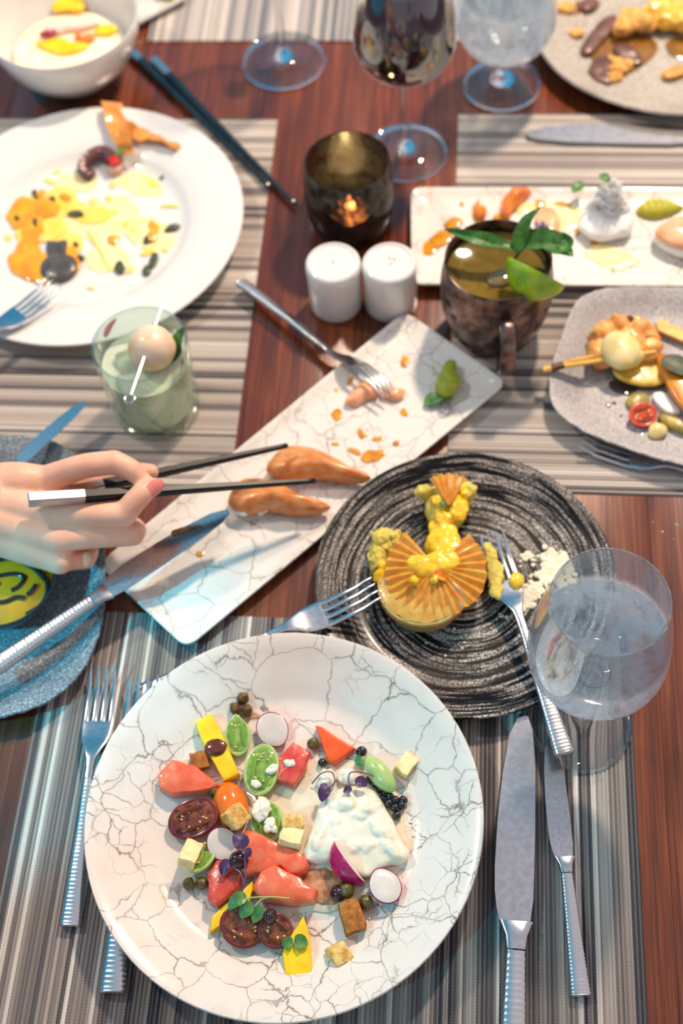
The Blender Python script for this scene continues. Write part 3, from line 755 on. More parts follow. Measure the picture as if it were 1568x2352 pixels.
part('cup', TGLASS, tum, lambda bm: lathe(bm, po+pi_, c, 144, rf=lambda a, z, r: cut(a, z) if r > .0369 else 1))
simple('pale_green_drink', LIME_DRINK, 'pale cloudy green drink filling the cut-glass tumbler', 'drink', lambda bm: lathe(bm, [(0, .0093), (.0277, .0098), (.0326, .0118)]+[(.0330+.0030*i/40, .0140+i*.00127) for i in range(41)]+[(.0352, .0650), (0, .0650)], c, 144, rf=lambda a, z, r: cut(a, z) if r > .0335 else 1), loc=c)
zl = c.z
LYCH = M('lychee_flesh', (240, 222, 198), (226, 188, 142), scale=45, rough=.25, sss=.35, trans=.1)
ly = simple('lychee', LYCH, 'pale peeled lychee ball on a steel pick across the tumbler', 'fruit', lambda bm: blob(bm, P(349, 800, zl+.083), .0196, .0192, .0190, 0, .0007, 60, 4))
pk = thing('cocktail_pick', P(297, 917, zl+.094), 'thin steel cocktail pick with a ring end through the lychee', 'pick')
pa, pb = P(377, 688, zl+.0905), P(301, 906, zl+.0925)
part('shaft', STEEL, pk, lambda bm: tube(bm, [pa, (pa+pb)/2, pb], [.0006, .0012, .0012], 8))
dd = (pb-pa).normalized(); rc = pb+dd*.0042
part('ring', STEEL, pk, lambda bm: tube(bm, [rc+V((.0040*cos(2*pi*k/16), .0040*sin(2*pi*k/16), 0)) for k in range(17)], .0010, 8, 2))
simple('mint_leaf', MINT, 'dark green mint leaf standing inside the right of the tumbler', 'mint', lambda bm: leaf(bm, [P(408, 870, zl+.050), P(404, 825, zl+.066), P(408, 785, zl+.080), P(425, 750, zl+.089)], .0085, .3, twist=.3))
PETAL = M('pink_petal', (196, 60, 92), rough=.5, sss=.1)
simple('flower_petal', PETAL, 'pink petal stuck inside the left of the tumbler rim', 'petal', lambda bm: leaf(bm, [P(240, 775, zl+.069), P(252, 752, zl+.076), P(268, 732, zl+.084)], .0034, .2))
for i, (a, b, z, s, rr) in enumerate(((300, 838, .060, .0105, .4), (392, 855, .055, .0100, 1.1), (330, 880, .045, .0105, .2))):
    def ic(bm):
        q = P(a, b, zl+z)
        r = bmesh.ops.create_cube(bm, size=2*s, matrix=Matrix.Translation(q) @ Matrix.Rotation(rr, 4, 'Z') @ Matrix.Rotation(.3+i, 4, 'X'))
        bmesh.ops.bevel(bm, geom=bm.edges[:], offset=.003, segments=3, affect='EDGES', profile=.5)
    simple('ice_cube', ICE, ('clear ice cube at the left of the lychee in the tumbler', 'clear ice cube at the right of the lychee in the tumbler', 'clear ice cube deep under the lychee in the tumbler')[i], 'ice', ic)
# ---------------------------------------------------------------- hand with chopsticks
def capsules(bm, pts, rad, sub=5, n=18):
    pts2 = smooth_path(pts, sub); m = len(pts2)-1
    rr2 = []
    for i in range(m+1):
        t = i/m*(len(rad)-1); k = min(int(t), len(rad)-2); f = t-k; f = f*f*(3-2*f)
        rr2.append(rad[k]*(1-f)+rad[k+1]*f)
    tube(bm, pts2, rr2, n, 1)
    for p, r in ((pts2[0], rr2[0]), (pts2[-1], rr2[-1])):
        bmesh.ops.create_icosphere(bm, subdivisions=3, radius=r, matrix=Matrix.Translation(p))
bm = bm_new()
wr = P(-75, 1150, .085)
el = V((wr.x-.27, wr.y-.03, .10))
imc, mmc, rmc, pmc = P(100, 1088, .094), P(112, 1160, .094), P(122, 1222, .084), P(130, 1272, .070)
# forearm and wrist (oval), palm as fans of metacarpals
capsules(bm, [el, el.lerp(wr, .5), wr+V((-.02, 0, 0)), wr+V((.01, 0, 0))], [.040, .034, .0275, .0265])
capsules(bm, [el+V((0, .012, 0)), wr+V((-.02, .011, -.002)), wr+V((.012, .012, -.002))], [.036, .024, .022])
capsules(bm, [el+V((0, -.012, 0)), wr+V((-.02, -.013, -.004)), wr+V((.012, -.014, -.004))], [.036, .023, .021])
capsules(bm, [wr+V((0, .012, -.004)), wr.lerp(imc, .55)+V((0, .004, -.002)), imc+V((0, 0, -.0105))], [.0205, .0165, .0122])
capsules(bm, [wr+V((0, .002, -.002)), mmc+V((0, 0, -.011))], [.0215, .0125])
capsules(bm, [wr+V((0, -.008, -.004)), rmc+V((0, 0, -.0105))], [.021, .0120])
capsules(bm, [wr+V((0, -.016, -.008)), wr.lerp(pmc, .55)+V((0, -.004, -.010)), pmc+V((0, 0, -.010))], [.020, .0165, .0112])
blob(bm, P(45, 1172, .0745), .046, .031, .0150, 0, 0, 1, 4, tiltx=radians(17))
blob(bm, P(-20, 1160, .0770), .040, .029, .0165, 0, 0, 1, 4, tiltx=radians(12))
capsules(bm, [wr+V((.02, .008, -.022)), P(75, 1130, .060), P(140, 1150, .054)], [.018, .019, .0130])
capsules(bm, [wr+V((.02, -.012, -.020)), P(110, 1225, .058), P(165, 1240, .050)], [.018, .017, .0120])
# index: bent over the upper stick
capsules(bm, [imc+V((0, 0, -.010)), P(185, 1073, .0995), P(262, 1062, .100)], [.0120, .0098, .0094])
capsules(bm, [P(262, 1062, .100), P(298, 1078, .0960), P(316, 1092, .0920), P(334, 1106, .0870)], [.0096, .0088, .0078, .0062])
# middle: runs under the near stick, tip with the nail turned up to the right
capsules(bm, [mmc+V((0, 0, -.011)), P(200, 1182, .083), P(284, 1182, .0800)], [.0118, .0102, .0100])
capsules(bm, [P(284, 1182, .0800), P(302, 1160, .0850), P(324, 1136, .0890), P(346, 1118, .0890)], [.0100, .0092, .0088, .0074])
# ring and little finger, curled into the palm
capsules(bm, [rmc+V((0, 0, -.0105)), P(210, 1232, .0690), P(304, 1228, .0600)], [.0115, .0096, .0092])
capsules(bm, [P(304, 1228, .0600), P(312, 1215, .0490), P(290, 1200, .0430), P(250, 1190, .0430)], [.0092, .0082, .0074, .0062])
capsules(bm, [pmc+V((0, 0, -.010)), P(160, 1285, .0530), P(196, 1284, .0500)], [.0105, .0088, .0082])
capsules(bm, [P(196, 1284, .0500), P(205, 1262, .0410), P(180, 1236, .0370)], [.0082, .0072, .0058])
# thumb below, its tip showing beyond the sticks
capsules(bm, [P(60, 1122, .066), P(160, 1118, .066), P(250, 1098, .0700), P(305, 1088, .0730), P(346, 1084, .0740)], [.0150, .0125, .0100, .0090, .0066])
hb = link('hand', bm, SKIN, loc=(wr.x, wr.y, wr.z-.02), smooth=False)
md_ = hb.modifiers.new('r', 'REMESH'); md_.mode = 'VOXEL'; md_.voxel_size = .00125; md_.use_smooth_shade = True
sm_ = hb.modifiers.new('s', 'SMOOTH'); sm_.factor = .5; sm_.iterations = 14
dg = bpy.context.evaluated_depsgraph_get(); ev = hb.evaluated_get(dg)
me = bpy.data.meshes.new_from_object(ev); hb.modifiers.clear(); old = hb.data; hb.data = me; bpy.data.meshes.remove(old)
me.shade_smooth()
tag(hb, 'pale bare hand reaching in from the left holding black chopsticks', 'hand')
def nail(bm):
    c0, t0 = P(324, 1136, .0890), P(346, 1118, .0890)
    d = (t0-c0).normalized(); view = (CAM-t0).normalized()
    tip = (view+V((.75, -.35, 0))).normalized(); tip = (tip-d*tip.dot(d)).normalized(); s = d.cross(tip)
    def fn(u, v):
        a = (v-.5)*1.75; w = min(1, sin(pi*(.10+.80*u))**.35); x = -.0060+.0145*u
        r = .0080-(.0022*max(0, (x-.002)/.0065)**2)
        return t0+d*x+(tip*cos(a*w)+s*sin(a*w))*r
    grid(bm, fn, 10, 8, .0005)
nl = part('fingernail', NAIL, hb, nail); nl['label'] = 'pink fingernail'
def stick(name, a, b, w0, w1, capmat, bodymat, cap_len, label, cat='chopstick', group=None, roll=.0):
    r = thing(name, a, label, cat, group)
    d = (b-a); L = d.length; y = d.normalized(); x = y.cross(V((0, 0, 1))).normalized(); z = x.cross(y)
    x2 = x*cos(roll)+z*sin(roll); z2 = z*cos(roll)-x*sin(roll)
    def sq(s, w, round_=.25):
        o = []
        for i, j in ((1, 1), (-1, 1), (-1, -1), (1, -1)):
            o += [(i*w, j*w*(1-round_)), (i*w*(1-round_), j*w)] if i*j > 0 else [(i*w*(1-round_), j*w), (i*w, j*w*(1-round_))]
        return [a+y*s+x2*p+z2*q for p, q in o]
    wl = lambda s: w0+(w1-w0)*(s/L)
    part('metal_cap', capmat, r, lambda bm: rings(bm, [sq(0, w0*.82), sq(.0008, w0), sq(cap_len, wl(cap_len)*1.0)]), smooth=False)
    part('shaft', bodymat, r, lambda bm: rings(bm, [sq(cap_len, wl(cap_len)*.985), sq(L*.5, wl(L*.5), .4), sq(L*.97, wl(L), .55), sq(L-.0006, w1*.95, .55), sq(L, w1*.7, .55)]))
    return r
stick('chopstick', P(64, 1148, .1085), P(724, 1104, .043), .0047, .0021, STEELH, BLACKL, .042, 'nearer black chopstick in the hand, its steel end on the back of the hand', group='chopsticks in the hand')
stick('chopstick', P(150, 1133, .0860), P(660, 1023, .040), .0044, .0021, STEELH, BLACKL, .030, 'farther black chopstick in the hand, passing under the index finger', group='chopsticks in the hand')
dx = P(288, 104, .0085)
stick('chopstick', P(288, 106, .0050), P(620, 431, .0060), .0046, .0022, STEELH, TEALL, .031, 'dark chopstick with steel end by the white bowl, nearer the bowl of the resting pair', group='chopsticks resting on the table')
stick('chopstick', P(352, 138, .0050), P(678, 470, .0060), .0046, .0022, STEELH, TEALL, .031, 'dark resting chopstick with steel end whose tip reaches farther right on the table', group='chopsticks resting on the table')
# ---------------------------------------------------------------- food materials
MANGO = M('mango', (252, 214, 6), (244, 184, 0), scale=110, lo=.35, hi=.75, rough=.35, sss=.15, coat=.2)
SALMONT = M('tomato_flesh', (226, 92, 54), (236, 128, 92), scale=95, lo=.35, hi=.7, rough=.25, sss=.2, coat=.4, bump=.25, bscale=500)
REDT = M('red_tomato_flesh', (204, 54, 46), (224, 96, 74), scale=120, rough=.25, sss=.2, coat=.4, bump=.25, bscale=420)
ORANGET = M('orange_tomato_skin', (240, 128, 6), (232, 108, 4), scale=60, rough=.15, sss=.2, coat=.5)
ORANGER = M('orange_tomato_flesh', (240, 98, 22), (226, 70, 16), scale=70, rough=.22, sss=.2, coat=.4)
DARKT = M('dark_tomato_skin', (124, 42, 34), (92, 26, 26), scale=80, rough=.16, coat=.5, sss=.1)
DARKP = M('dark_tomato_pulp', (150, 74, 36), (78, 26, 20), scale=170, lo=.38, hi=.6, rough=.15, coat=.6, bump=.4, bscale=260)
GREENT = M('green_tomato_skin', (184, 204, 130), (160, 188, 104), scale=70, rough=.22, sss=.25, coat=.4)
GREENP = M('green_tomato_pulp', (148, 178, 78), (96, 136, 44), scale=170, lo=.38, hi=.62, rough=.18, coat=.5, bump=.3, bscale=260)
SEEDM = M('tomato_seed', (222, 196, 120), rough=.3)
RADW = M('radish_flesh', (218, 208, 202), (208, 196, 190), scale=60, rough=.3, sss=.3)
RADS = M('radish_skin', (196, 16, 92), (168, 8, 74), scale=60, rough=.2, coat=.5)
CROUT = M('golden_crouton', (240, 206, 132), (206, 146, 62), scale=190, lo=.4, hi=.62, rough=.85, bump=1.0, bscale=620)
CROUTP = M('pale_crouton', (244, 226, 172), (232, 200, 128), scale=140, lo=.42, hi=.7, rough=.8, bump=.8, bscale=480)
CROUTB = M('browned_crouton', (188, 118, 44), (140, 78, 22), scale=170, lo=.38, hi=.62, rough=.8, bump=1.0, bscale=420)
CAPER = M('caper', (110, 98, 34), (66, 54, 18), scale=260, rough=.35, coat=.2, bump=.4, bscale=400)
FCAPER = M('fried_caper', (122, 84, 24), (72, 44, 14), scale=300, rough=.45, bump=.8, bscale=420)
PEARL = M('balsamic_pearl', (16, 14, 20), rough=.18, coat=.5)
OLIVE = M('dark_olive', (54, 24, 26), (30, 14, 18), scale=120, rough=.16, coat=.5)
CHEESE = M('soft_white_cheese', (238, 232, 216), (232, 220, 196), scale=45, rough=.3, sss=.3, coat=.25, bump=.3, bscale=150)
CREAM = M('cream_dressing', (240, 226, 204), (226, 204, 172), scale=60, rough=.15, coat=.5, sss=.2)
BROWNS = M('balsamic_dressing', (204, 160, 116), (140, 92, 56), scale=130, lo=.4, hi=.62, rough=.15, coat=.5)
PURPLE = M('purple_microgreen', (82, 44, 92), (52, 30, 62), scale=200, rough=.35)
GREENM = M('green_microgreen', (86, 138, 66), (54, 104, 46), scale=200, rough=.4, sss=.1)
STEMP = M('purple_stem', (112, 72, 118), rough=.4, sss=.1)
STEMG = M('pale_green_stem', (160, 184, 110), rough=.4, sss=.2)

# ---------------------------------------------------------------- the salad
def fslab(name, mat, label, cat, pts, h, z0=None, group=None, **kw):
    z0 = ZS if z0 is None else z0
    return simple(name, mat, label, cat, lambda bm: slab(bm, pxs(pts, z0+h*.6), z0, h, **kw), group=group)
# dressing pools first
fslab('cream_dressing', CREAM, 'beige creamy dressing pooled around the soft white cheese', 'dressing', [(560, 1790), (640, 1760), (740, 1740), (830, 1745), (900, 1800), (940, 1880), (950, 1960), (900, 2020), (860, 2060), (800, 2070), (760, 2100), (700, 2090), (640, 2120), (600, 2060), (590, 1960), (570, 1880)], .0012, dome=.1, amp=.0009, step=.004)
fslab('brown_dressing', BROWNS, 'brown speckled dressing beside the tomato wedge near the plate centre', 'dressing', [(690, 2000), (740, 1990), (790, 2010), (800, 2050), (770, 2080), (720, 2075), (690, 2050)], .0024, dome=.3, amp=.0010, freq=200, step=.002)
fslab('brown_dressing', BROWNS, 'small brown dressing smear below the fried capers', 'dressing', [(548, 1632), (575, 1634), (600, 1640), (598, 1650), (572, 1652), (566, 1668), (552, 1662)], .0009, amp=.0006, freq=300, step=.0015)
# burrata
CZ = ZS+.001
bur = simple('burrata', CHEESE, 'large torn piece of soft white cheese at the centre right of the plate', 'cheese',
       lambda bm: (slab(bm, pxs([(704, 1925), (730, 1850), (765, 1812), (830, 1800), (872, 1822), (895, 1870), (915, 1925), (948, 1955), (930, 1985), (880, 1990), (845, 2020), (815, 2002), (770, 1975), (735, 1985), (688, 1980)], CZ+.006), CZ, .0095, dome=.30, amp=.0026, freq=85, step=.0025, seed=2, sm=1),
                   [blob(bm, P(x, y, CZ+.009), rx, ry, .0045, rt, .0022, 150, 4, seed=int(x)) for x, y, rx, ry, rt in ((840, 1865, .013, .006, .5), (866, 1905, .012, .005, -.6), (895, 1950, .010, .0045, -.5), (790, 1850, .012, .006, .3), (770, 1900, .006, .014, .2), (830, 1945, .012, .006, .1), (735, 1925, .0045, .012, -.3))]))
for m_, a_ in (('r', 'REMESH'), ('s', 'SMOOTH')):
    md_ = bur.modifiers.new(m_, a_)
    if a_ == 'REMESH': md_.mode = 'VOXEL'; md_.voxel_size = .0009; md_.use_smooth_shade = True
    else: md_.factor = .5; md_.iterations = 3
me = bpy.data.meshes.new_from_object(bur.evaluated_get(bpy.context.evaluated_depsgraph_get())); bur.modifiers.clear(); bur.data = me; me.shade_smooth()
for i, (x, y, r) in enumerate(((800, 1785, .0075), (750, 1790, .0085))):
    simple('cheese_curd', CHEESE, ('lumpy white cheese curd behind the soft cheese under the right sprout', 'lumpy white cheese curd behind the soft cheese under the left sprout')[i], 'cheese', lambda bm: blob(bm, P(x, y, CZ+.003), r, r*.8, r*.55, i, .0022, 190, 4, seed=i, flat=ZS+.0004))
def crumbs(bm, lst, z, r0, r1, seed=1):
    rn = random.Random(seed)
    for x, y, n, sp in lst:
        for k in range(n):
            blob(bm, P(x+rn.gauss(0, sp), y+rn.gauss(0, sp), z+r0*.4), r0+rn.random()*(r1-r0), r0+rn.random()*(r1-r0), r0, rn.random()*3, r0*.4, 400, 2, seed=k)
simple('cheese_crumbs', CHEESE, 'small white cheese crumbs scattered over the salad', 'cheese', lambda bm: crumbs(bm, [(700, 1775, 7, 10), (640, 1830, 4, 14), (700, 2010, 8, 12), (735, 2050, 6, 12), (850, 2100, 4, 6), (680, 2110, 3, 8), (940, 1900, 8, 10)], ZS+.001, .0006, .0014), kind='stuff')
# tomato halves, cut face up
def half_tomato(x, y, ax, ay, az, rot, tilt, skin, pulp, label, cat='tomato', z=None, point=0, tdir=0):
    """ax, ay in px half sizes"""
    z = ZS if z is None else z
    s = S(x, y, z+az); c = P(x, y, z+az*.9); A, B = ax*s, ay*s/.90
    t = thing('tomato_half', V((c.x, c.y, z)), label, cat)
    base = Matrix.Translation(c) @ Matrix.Rotation(tdir, 4, 'Z') @ Matrix.Rotation(tilt, 4, 'X') @ Matrix.Rotation(rot-tdir, 4, 'Z')
    def shape(p):
        k = p.x/A; w = 1-point*max(0, k)**2 if point else 1
        return base @ V((p.x, p.y*w, p.z))
    def L(bm, prof, seg=40):
        b2 = bm_new(); lathe(b2, prof, (0, 0, 0), seg)
        for v in b2.verts: v.co = shape(V((v.co.x*A, v.co.y*B, v.co.z*az)))
        m = bpy.data.meshes.new('t'); b2.to_mesh(m); b2.free(); bm.from_mesh(m); bpy.data.meshes.remove(m)
    part('skin', skin, t, lambda bm: L(bm, [(0, -1), (.3, -.95), (.6, -.78), (.82, -.52), (.95, -.22), (1, -.02), (.985, .05), (.95, .085), (.86, .09), (.80, .06), (.78, -.1), (0, -.15)]))
    def pulpf(bm):
        b2 = bm_new()
        lathe(b2, [(0, -.05), (.5, -.05), (.85, .04), (.82, .085), (.5, .09), (.2, .10), (0, .10)], (0, 0, 0), 40, rf=lambda a, z, r: 1-.06*cos(4*a))
        for v in b2.verts:
            if v.co.z > .03: v.co.z += .06*mn.noise(v.co*3.2+V((x, y, 0)))
            v.co = shape(V((v.co.x*A, v.co.y*B, v.co.z*az)))
        m = bpy.data.meshes.new('t'); b2.to_mesh(m); b2.free(); bm.from_mesh(m); bpy.data.meshes.remove(m)
    part('pulp', pulp, t, pulpf)
    def seeds(bm):
        rn = random.Random(int(x*7+y))
        for k in range(12):
            a = rn.random()*2*pi; r = .35+.25*rn.random()
            p = shape(V((A*r*cos(a), B*r*sin(a), az*.16)))
            blob(bm, p, .0011, .0007, .0005, a, 0, 1, 1)
    o = part('seeds', SEEDM, t, seeds); o['kind'] = 'stuff'
    def locules(bm):
        for sg in (-1, 1):
            tube(bm, [shape(V((A*u, sg*B*(.36+.1*(1-abs(u))), az*.04))) for u in (-.58, -.25, .1, .42, .62)], [.0008, .0021, .0024, .0019, .0007], 8, 3)
    part('seed_gel', M('gel_'+skin.name, (112, 54, 26) if skin is DARKT else (150, 60, 24) if skin is REDT else (116, 158, 52), rough=.1, coat=.6), t, locules)
    return t
half_tomato(444, 1880, 62, 42, .0105, radians(24), radians(10), DARKT, DARKP, 'dark brown tomato half, cut side up, at the left edge of the salad', tdir=radians(-30))
half_tomato(545, 1688, 50, 28, .0085, radians(100), radians(8), GREENT, GREENP, 'teardrop green tomato half, cut side up, below the fried capers', point=.62)
half_tomato(600, 1768, 62, 37, .0110, radians(86), radians(6), GREENT, GREENP, 'oblong green tomato half, cut side up, splashed with white cheese')
half_tomato(612, 1885, 50, 36, .0090, radians(110), radians(10), GREENT, GREENP, 'green tomato half covered with lumps of white cheese')
half_tomato(462, 1968, 44, 30, .0090, radians(70), radians(-25), GREENT, GREENP, 'green tomato half tucked behind the pale crouton at the left', tdir=.6)
half_tomato(556, 2128, 54, 43, .0115, radians(-24), radians(14), DARKT, DARKP, 'dark red tomato half under the green sprouts at the bottom of the salad', tdir=.5)
half_tomato(632, 2138, 42, 36, .0095, radians(-30), radians(16), DARKT, DARKP, 'dark red tomato half topped with a small olive beside the yellow mango triangle', tdir=.6)
# whole-skin pieces
simple('tomato_half', ORANGET, 'glossy orange tomato half lying skin up under a crouton', 'tomato', lambda bm: blob(bm, P(530, 1852, ZS+.004), .0125, .0185, .0115, .35, .0004, 40, 4, flat=ZS+.0006))
def gw(bm):
    c = P(873, 1778, ZS+.009); m = Matrix.Translation(c) @ Matrix.Rotation(radians(-48), 4, 'Z') @ Matrix.Rotation(radians(38), 4, 'X')
    lathe(bm, [(0, -.0016), (.7, -.0014), (.97, -.0004), (1, .0006), (.9, .0035), (.65, .0062), (.3, .0076), (0, .0080)], (0, 0, 0), 36, mtx=m @ Matrix.Diagonal((.0165, .0082, 1, 1)))
simple('tomato_wedge', GREENT, 'smooth pale green tomato wedge leaning on the black pearls', 'tomato', gw)
# chunks
fslab('tomato_chunk', SALMONT, 'salmon pink tomato chunk at the upper left of the salad', 'tomato', [(364, 1785), (395, 1748), (450, 1762), (508, 1808), (470, 1822), (395, 1828), (366, 1812)], .0120, dome=.10, amp=.0008, sm=0, step=.002, crisp=True)
fslab('tomato_chunk', ORANGER, 'triangular bright orange tomato wedge beside the single caper', 'tomato', [(724, 1668), (740, 1672), (818, 1722), (770, 1756), (752, 1750)], .0080, dome=.08, sm=0, step=.0022, amp=.0003, crisp=True)
fslab('tomato_chunk', REDT, 'red tomato chunk with a dab of cheese beside the radish slice', 'tomato', [(640, 1745), (672, 1706), (714, 1730), (700, 1770), (676, 1808), (634, 1792)], .0105, dome=.12, amp=.0009, sm=0, step=.002, crisp=True)
fslab('tomato_chunk', SALMONT, 'long orange-red tomato piece across the middle of the salad', 'tomato', [(545, 1925), (570, 1905), (610, 1925), (660, 1945), (700, 1965), (712, 2000), (680, 2015), (640, 1990), (600, 2010), (555, 2015), (540, 1970)], .0120, dome=.12, amp=.0014, freq=110, step=.0022, seed=4, crisp=True, sm=1)
fslab('tomato_chunk', REDT, 'red-orange tomato wedge above the yellow mango strip at lower left', 'tomato', [(478, 2010), (500, 1980), (540, 1985), (560, 2010), (545, 2050), (500, 2085), (478, 2070)], .0120, dome=.15, amp=.0010, step=.0022, sm=0, seed=5, crisp=True)
fslab('tomato_chunk', SALMONT, 'pointed orange tomato wedge right of the sprouts near the plate centre', 'tomato', [(580, 2040), (600, 2005), (632, 1990), (690, 2020), (730, 2050), (722, 2072), (660, 2078), (595, 2066)], .0150, dome=.15, amp=.0008, step=.0022, sm=0, seed=6, z0=ZS+.001, crisp=True)
# mango
fslab('mango_bar', MANGO, 'long yellow mango bar with a browned tomato skin on it', 'mango', [(449, 1662), (484, 1642), (504, 1670), (530, 1732), (551, 1780), (515, 1798), (488, 1750), (462, 1700)], .0105, dome=.04, sm=0, step=.003, amp=.0003, crisp=True)
fslab('mango_bar', MANGO, 'yellow mango strip under the green sprouts at the lower left', 'mango', [(482, 2144), (486, 2108), (520, 2078), (560, 2045), (584, 2022), (578, 2070), (530, 2115)], .0070, dome=.05, sm=0, step=.003, z0=ZS, crisp=True)
fslab('mango_bar', MANGO, 'yellow mango triangle with a tiny sprout at the bottom of the plate', 'mango', [(697, 2104), (712, 2150), (720, 2262), (655, 2244), (648, 2190), (662, 2160)], .0080, dome=.03, sm=0, step=.003, crisp=True)
simple('dried_tomato_skin', M('browned_skin', (120, 52, 14), (66, 24, 10), scale=110, rough=.15, coat=.5), 'glossy brown piece lying on the long mango bar', 'tomato', lambda bm: blob(bm, P(495, 1716, ZS+.0115), .0085, .0068, .0026, .2, .0008, 120, 3))
# radishes
def radish(x, y, ax, ay, h, rot, label, tilt=0.0, face=True, tdir=0.0, z=None, point=.25):
    z = ZS if z is None else z
    s = S(x, y, z+h); c = P(x, y, z+h); A, B = ax*s, ay*s/.9
    t = thing('radish_piece', V((c.x, c.y, z)), label, 'radish')
    base = Matrix.Translation(c) @ Matrix.Rotation(tdir, 4, 'Z') @ Matrix.Rotation(tilt, 4, 'X') @ Matrix.Rotation(rot-tdir, 4, 'Z')
    def L(bm, prof):
        b2 = bm_new(); lathe(b2, prof, (0, 0, 0), 40)
        for v in b2.verts:
            k = max(0, v.co.x); v.co = base @ V((v.co.x*A, v.co.y*B*(1-point*k*k), v.co.z*h))
        m = bpy.data.meshes.new('t'); b2.to_mesh(m); b2.free(); bm.from_mesh(m); bpy.data.meshes.remove(m)
    part('skin', RADS, t, lambda bm: L(bm, [(0, -1), (.4, -.9), (.75, -.65), (.94, -.3), (1, 0), (.975, .02), (.96, -.02), (.9, -.3), (0, -.85)]))
    part('flesh', RADW, t, lambda bm: L(bm, [(0, -.84), (.5, -.6), (.9, -.28), (.93, -.03), (.945, .02), (.91, .05), (.5, .07), (0, .07)]))
    return t
radish(626, 1676, 44, 33, .0068, radians(-55), 'oval white radish slice with a thin purple rim near the top of the salad', radians(8))
radish(512, 1940, 42, 33, .0095, radians(-50), 'white radish wedge under the purple sprout leaf', radians(14), tdir=radians(60))
radish(884, 2034, 44, 34, .0100, radians(120), 'white radish half with a magenta rim at the lower right of the salad', radians(10), tdir=radians(120))
def rw(kind):
    c = P(804, 1980, ZS+.0105); l = P(838, 2025, ZS+.004)-P(768, 1933, ZS+.016); n = V((.80, .58, .30))
    lx = l.normalized(); nz = (n-lx*n.dot(lx)).normalized(); ly = nz.cross(lx)
    base = Matrix((lx, ly, nz)).transposed().to_4x4(); base.translation = c
    prof = {'skin': [(0, -.80), (.30, -.76), (.55, -.64), (.78, -.43), (.93, -.2), (1, .0), (.985, .012), (.96, .0), (.8, -.28), (0, -.56)], 'flesh': [(0, -.55), (.6, -.40), (.955, -.01), (.98, .015), (.6, .03), (0, .03)]}[kind]
    return lambda bm: lathe(bm, prof, (0, 0, 0), 36, mtx=base @ Matrix.Diagonal((.0182, .0112, .0170, 1)))
t = thing('radish_piece', V((P(797, 1978, ZS).x, P(797, 1978, ZS).y, ZS)), 'radish quarter showing its magenta skin, in front of the soft white cheese', 'radish')
part('skin', RADS, t, rw('skin')); part('flesh', RADW, t, rw('flesh'))
# croutons
def crouton(x, y, z, sx, sy, sz, rx, ry, rz, mat, label, seed):
    def f(bm):
        m = Matrix.Translation(P(x, y, z)) @ Matrix.Rotation(rz, 4, 'Z') @ Matrix.Rotation(ry, 4, 'Y') @ Matrix.Rotation(rx, 4, 'X') @ Matrix.Diagonal((sx, sy, sz, 1))
        r = bmesh.ops.create_cube(bm, size=2)
        bmesh.ops.bevel(bm, geom=bm.edges[:], offset=.16, segments=2, affect='EDGES', profile=.5)
        bmesh.ops.subdivide_edges(bm, edges=bm.edges[:], cuts=3, use_grid_fill=True)
        for v in bm.verts:
            n = mn.noise_vector(v.co*1.3+V((seed*5.1, 0, 0)))*.16 + mn.noise_vector(v.co*5+V((seed, 3, 0)))*.035
            v.co = m @ (v.co+n)
    simple('crouton', mat, label, 'crouton', f, group='croutons in the salad')
crouton(458, 1748, ZS+.0058, .0062, .0062, .0055, .2, .1, .3, CROUTB, 'browned crouton left of the long mango bar', 1)
crouton(541, 1876, ZS+.0165, .0072, .0070, .0062, .5, .2, .9, CROUT, 'crouton with a toasted top sitting on the orange tomato', 2)
crouton(672, 1890, ZS+.0125, .0075, .0050, .0052, .1, .1, .1, CROUT, 'toasted crouton, the farther of two stacked left of the soft cheese', 3)
crouton(668, 1925, ZS+.0120, .0078, .0062, .0058, -.2, .1, -.2, CROUTP, 'pale crouton, the nearer of two stacked left of the soft cheese', 4)
crouton(932, 1758, ZS+.0062, .0078, .0056, .0052, .1, .1, 1.0, CROUTP, 'pale crouton alone at the right behind the green wedge', 5)
crouton(436, 1962, ZS+.0150, .0062, .0098, .0046, -.5, .2, -.25, CROUTP, 'flat pale crouton leaning on the green tomato at the left edge', 6)
crouton(808, 2106, ZS+.0066, .0072, .0105, .0060, .1, .1, .35, CROUTB, 'long browned crouton below the magenta radish quarter', 7)
crouton(778, 2192, ZS+.0062, .0066, .0070, .0058, .3, .2, .6, CROUT, 'golden crouton alone at the bottom of the plate', 8)
# capers, olives, pearls
def ball(name, x, y, z, r, mat, label, cat, group=None, amp=.0004, seed=0, zs=.95):
    return simple(name, mat, label, cat, lambda bm: blob(bm, P(x, y, z+r), r, r*.95, r*zs, seed, amp, 260, 3, seed=seed), group=group)
ball('fried_caper', 558, 1604, ZS+.003, .0045, FCAPER, 'fried brown caper, uppermost of the three on the plate rim', 'caper', 'capers', .0012, 1, 1.15)
ball('fried_caper', 540, 1627, ZS+.0015, .0046, FCAPER, 'fried brown caper, left of the three on the plate rim', 'caper', 'capers', .0012, 2)
ball('fried_caper', 567, 1631, ZS+.0015, .0043, FCAPER, 'fried brown caper, right of the three on the plate rim', 'caper', 'capers', .0012, 3)
ball('caper', 719, 1708, ZS, .0046, CAPER, 'single caper left of the orange tomato triangle', 'caper', 'capers', .0006, 4)
ball('caper', 433, 2030, ZS, .0045, CAPER, 'caper at the left edge, left one of a pair', 'caper', 'capers', .0006, 5)
ball('caper', 464, 2029, ZS, .0046, CAPER, 'caper at the left edge, right one of a pair', 'caper', 'capers', .0006, 6)
ball('caper', 796, 2046, ZS+.0012, .0058, CAPER, 'large caper just below the magenta radish quarter', 'caper', 'capers', .0007, 7)
ball('caper', 840, 2072, ZS, .0052, CAPER, 'caper between the browned crouton and the white radish half', 'caper', 'capers', .0005, 8)
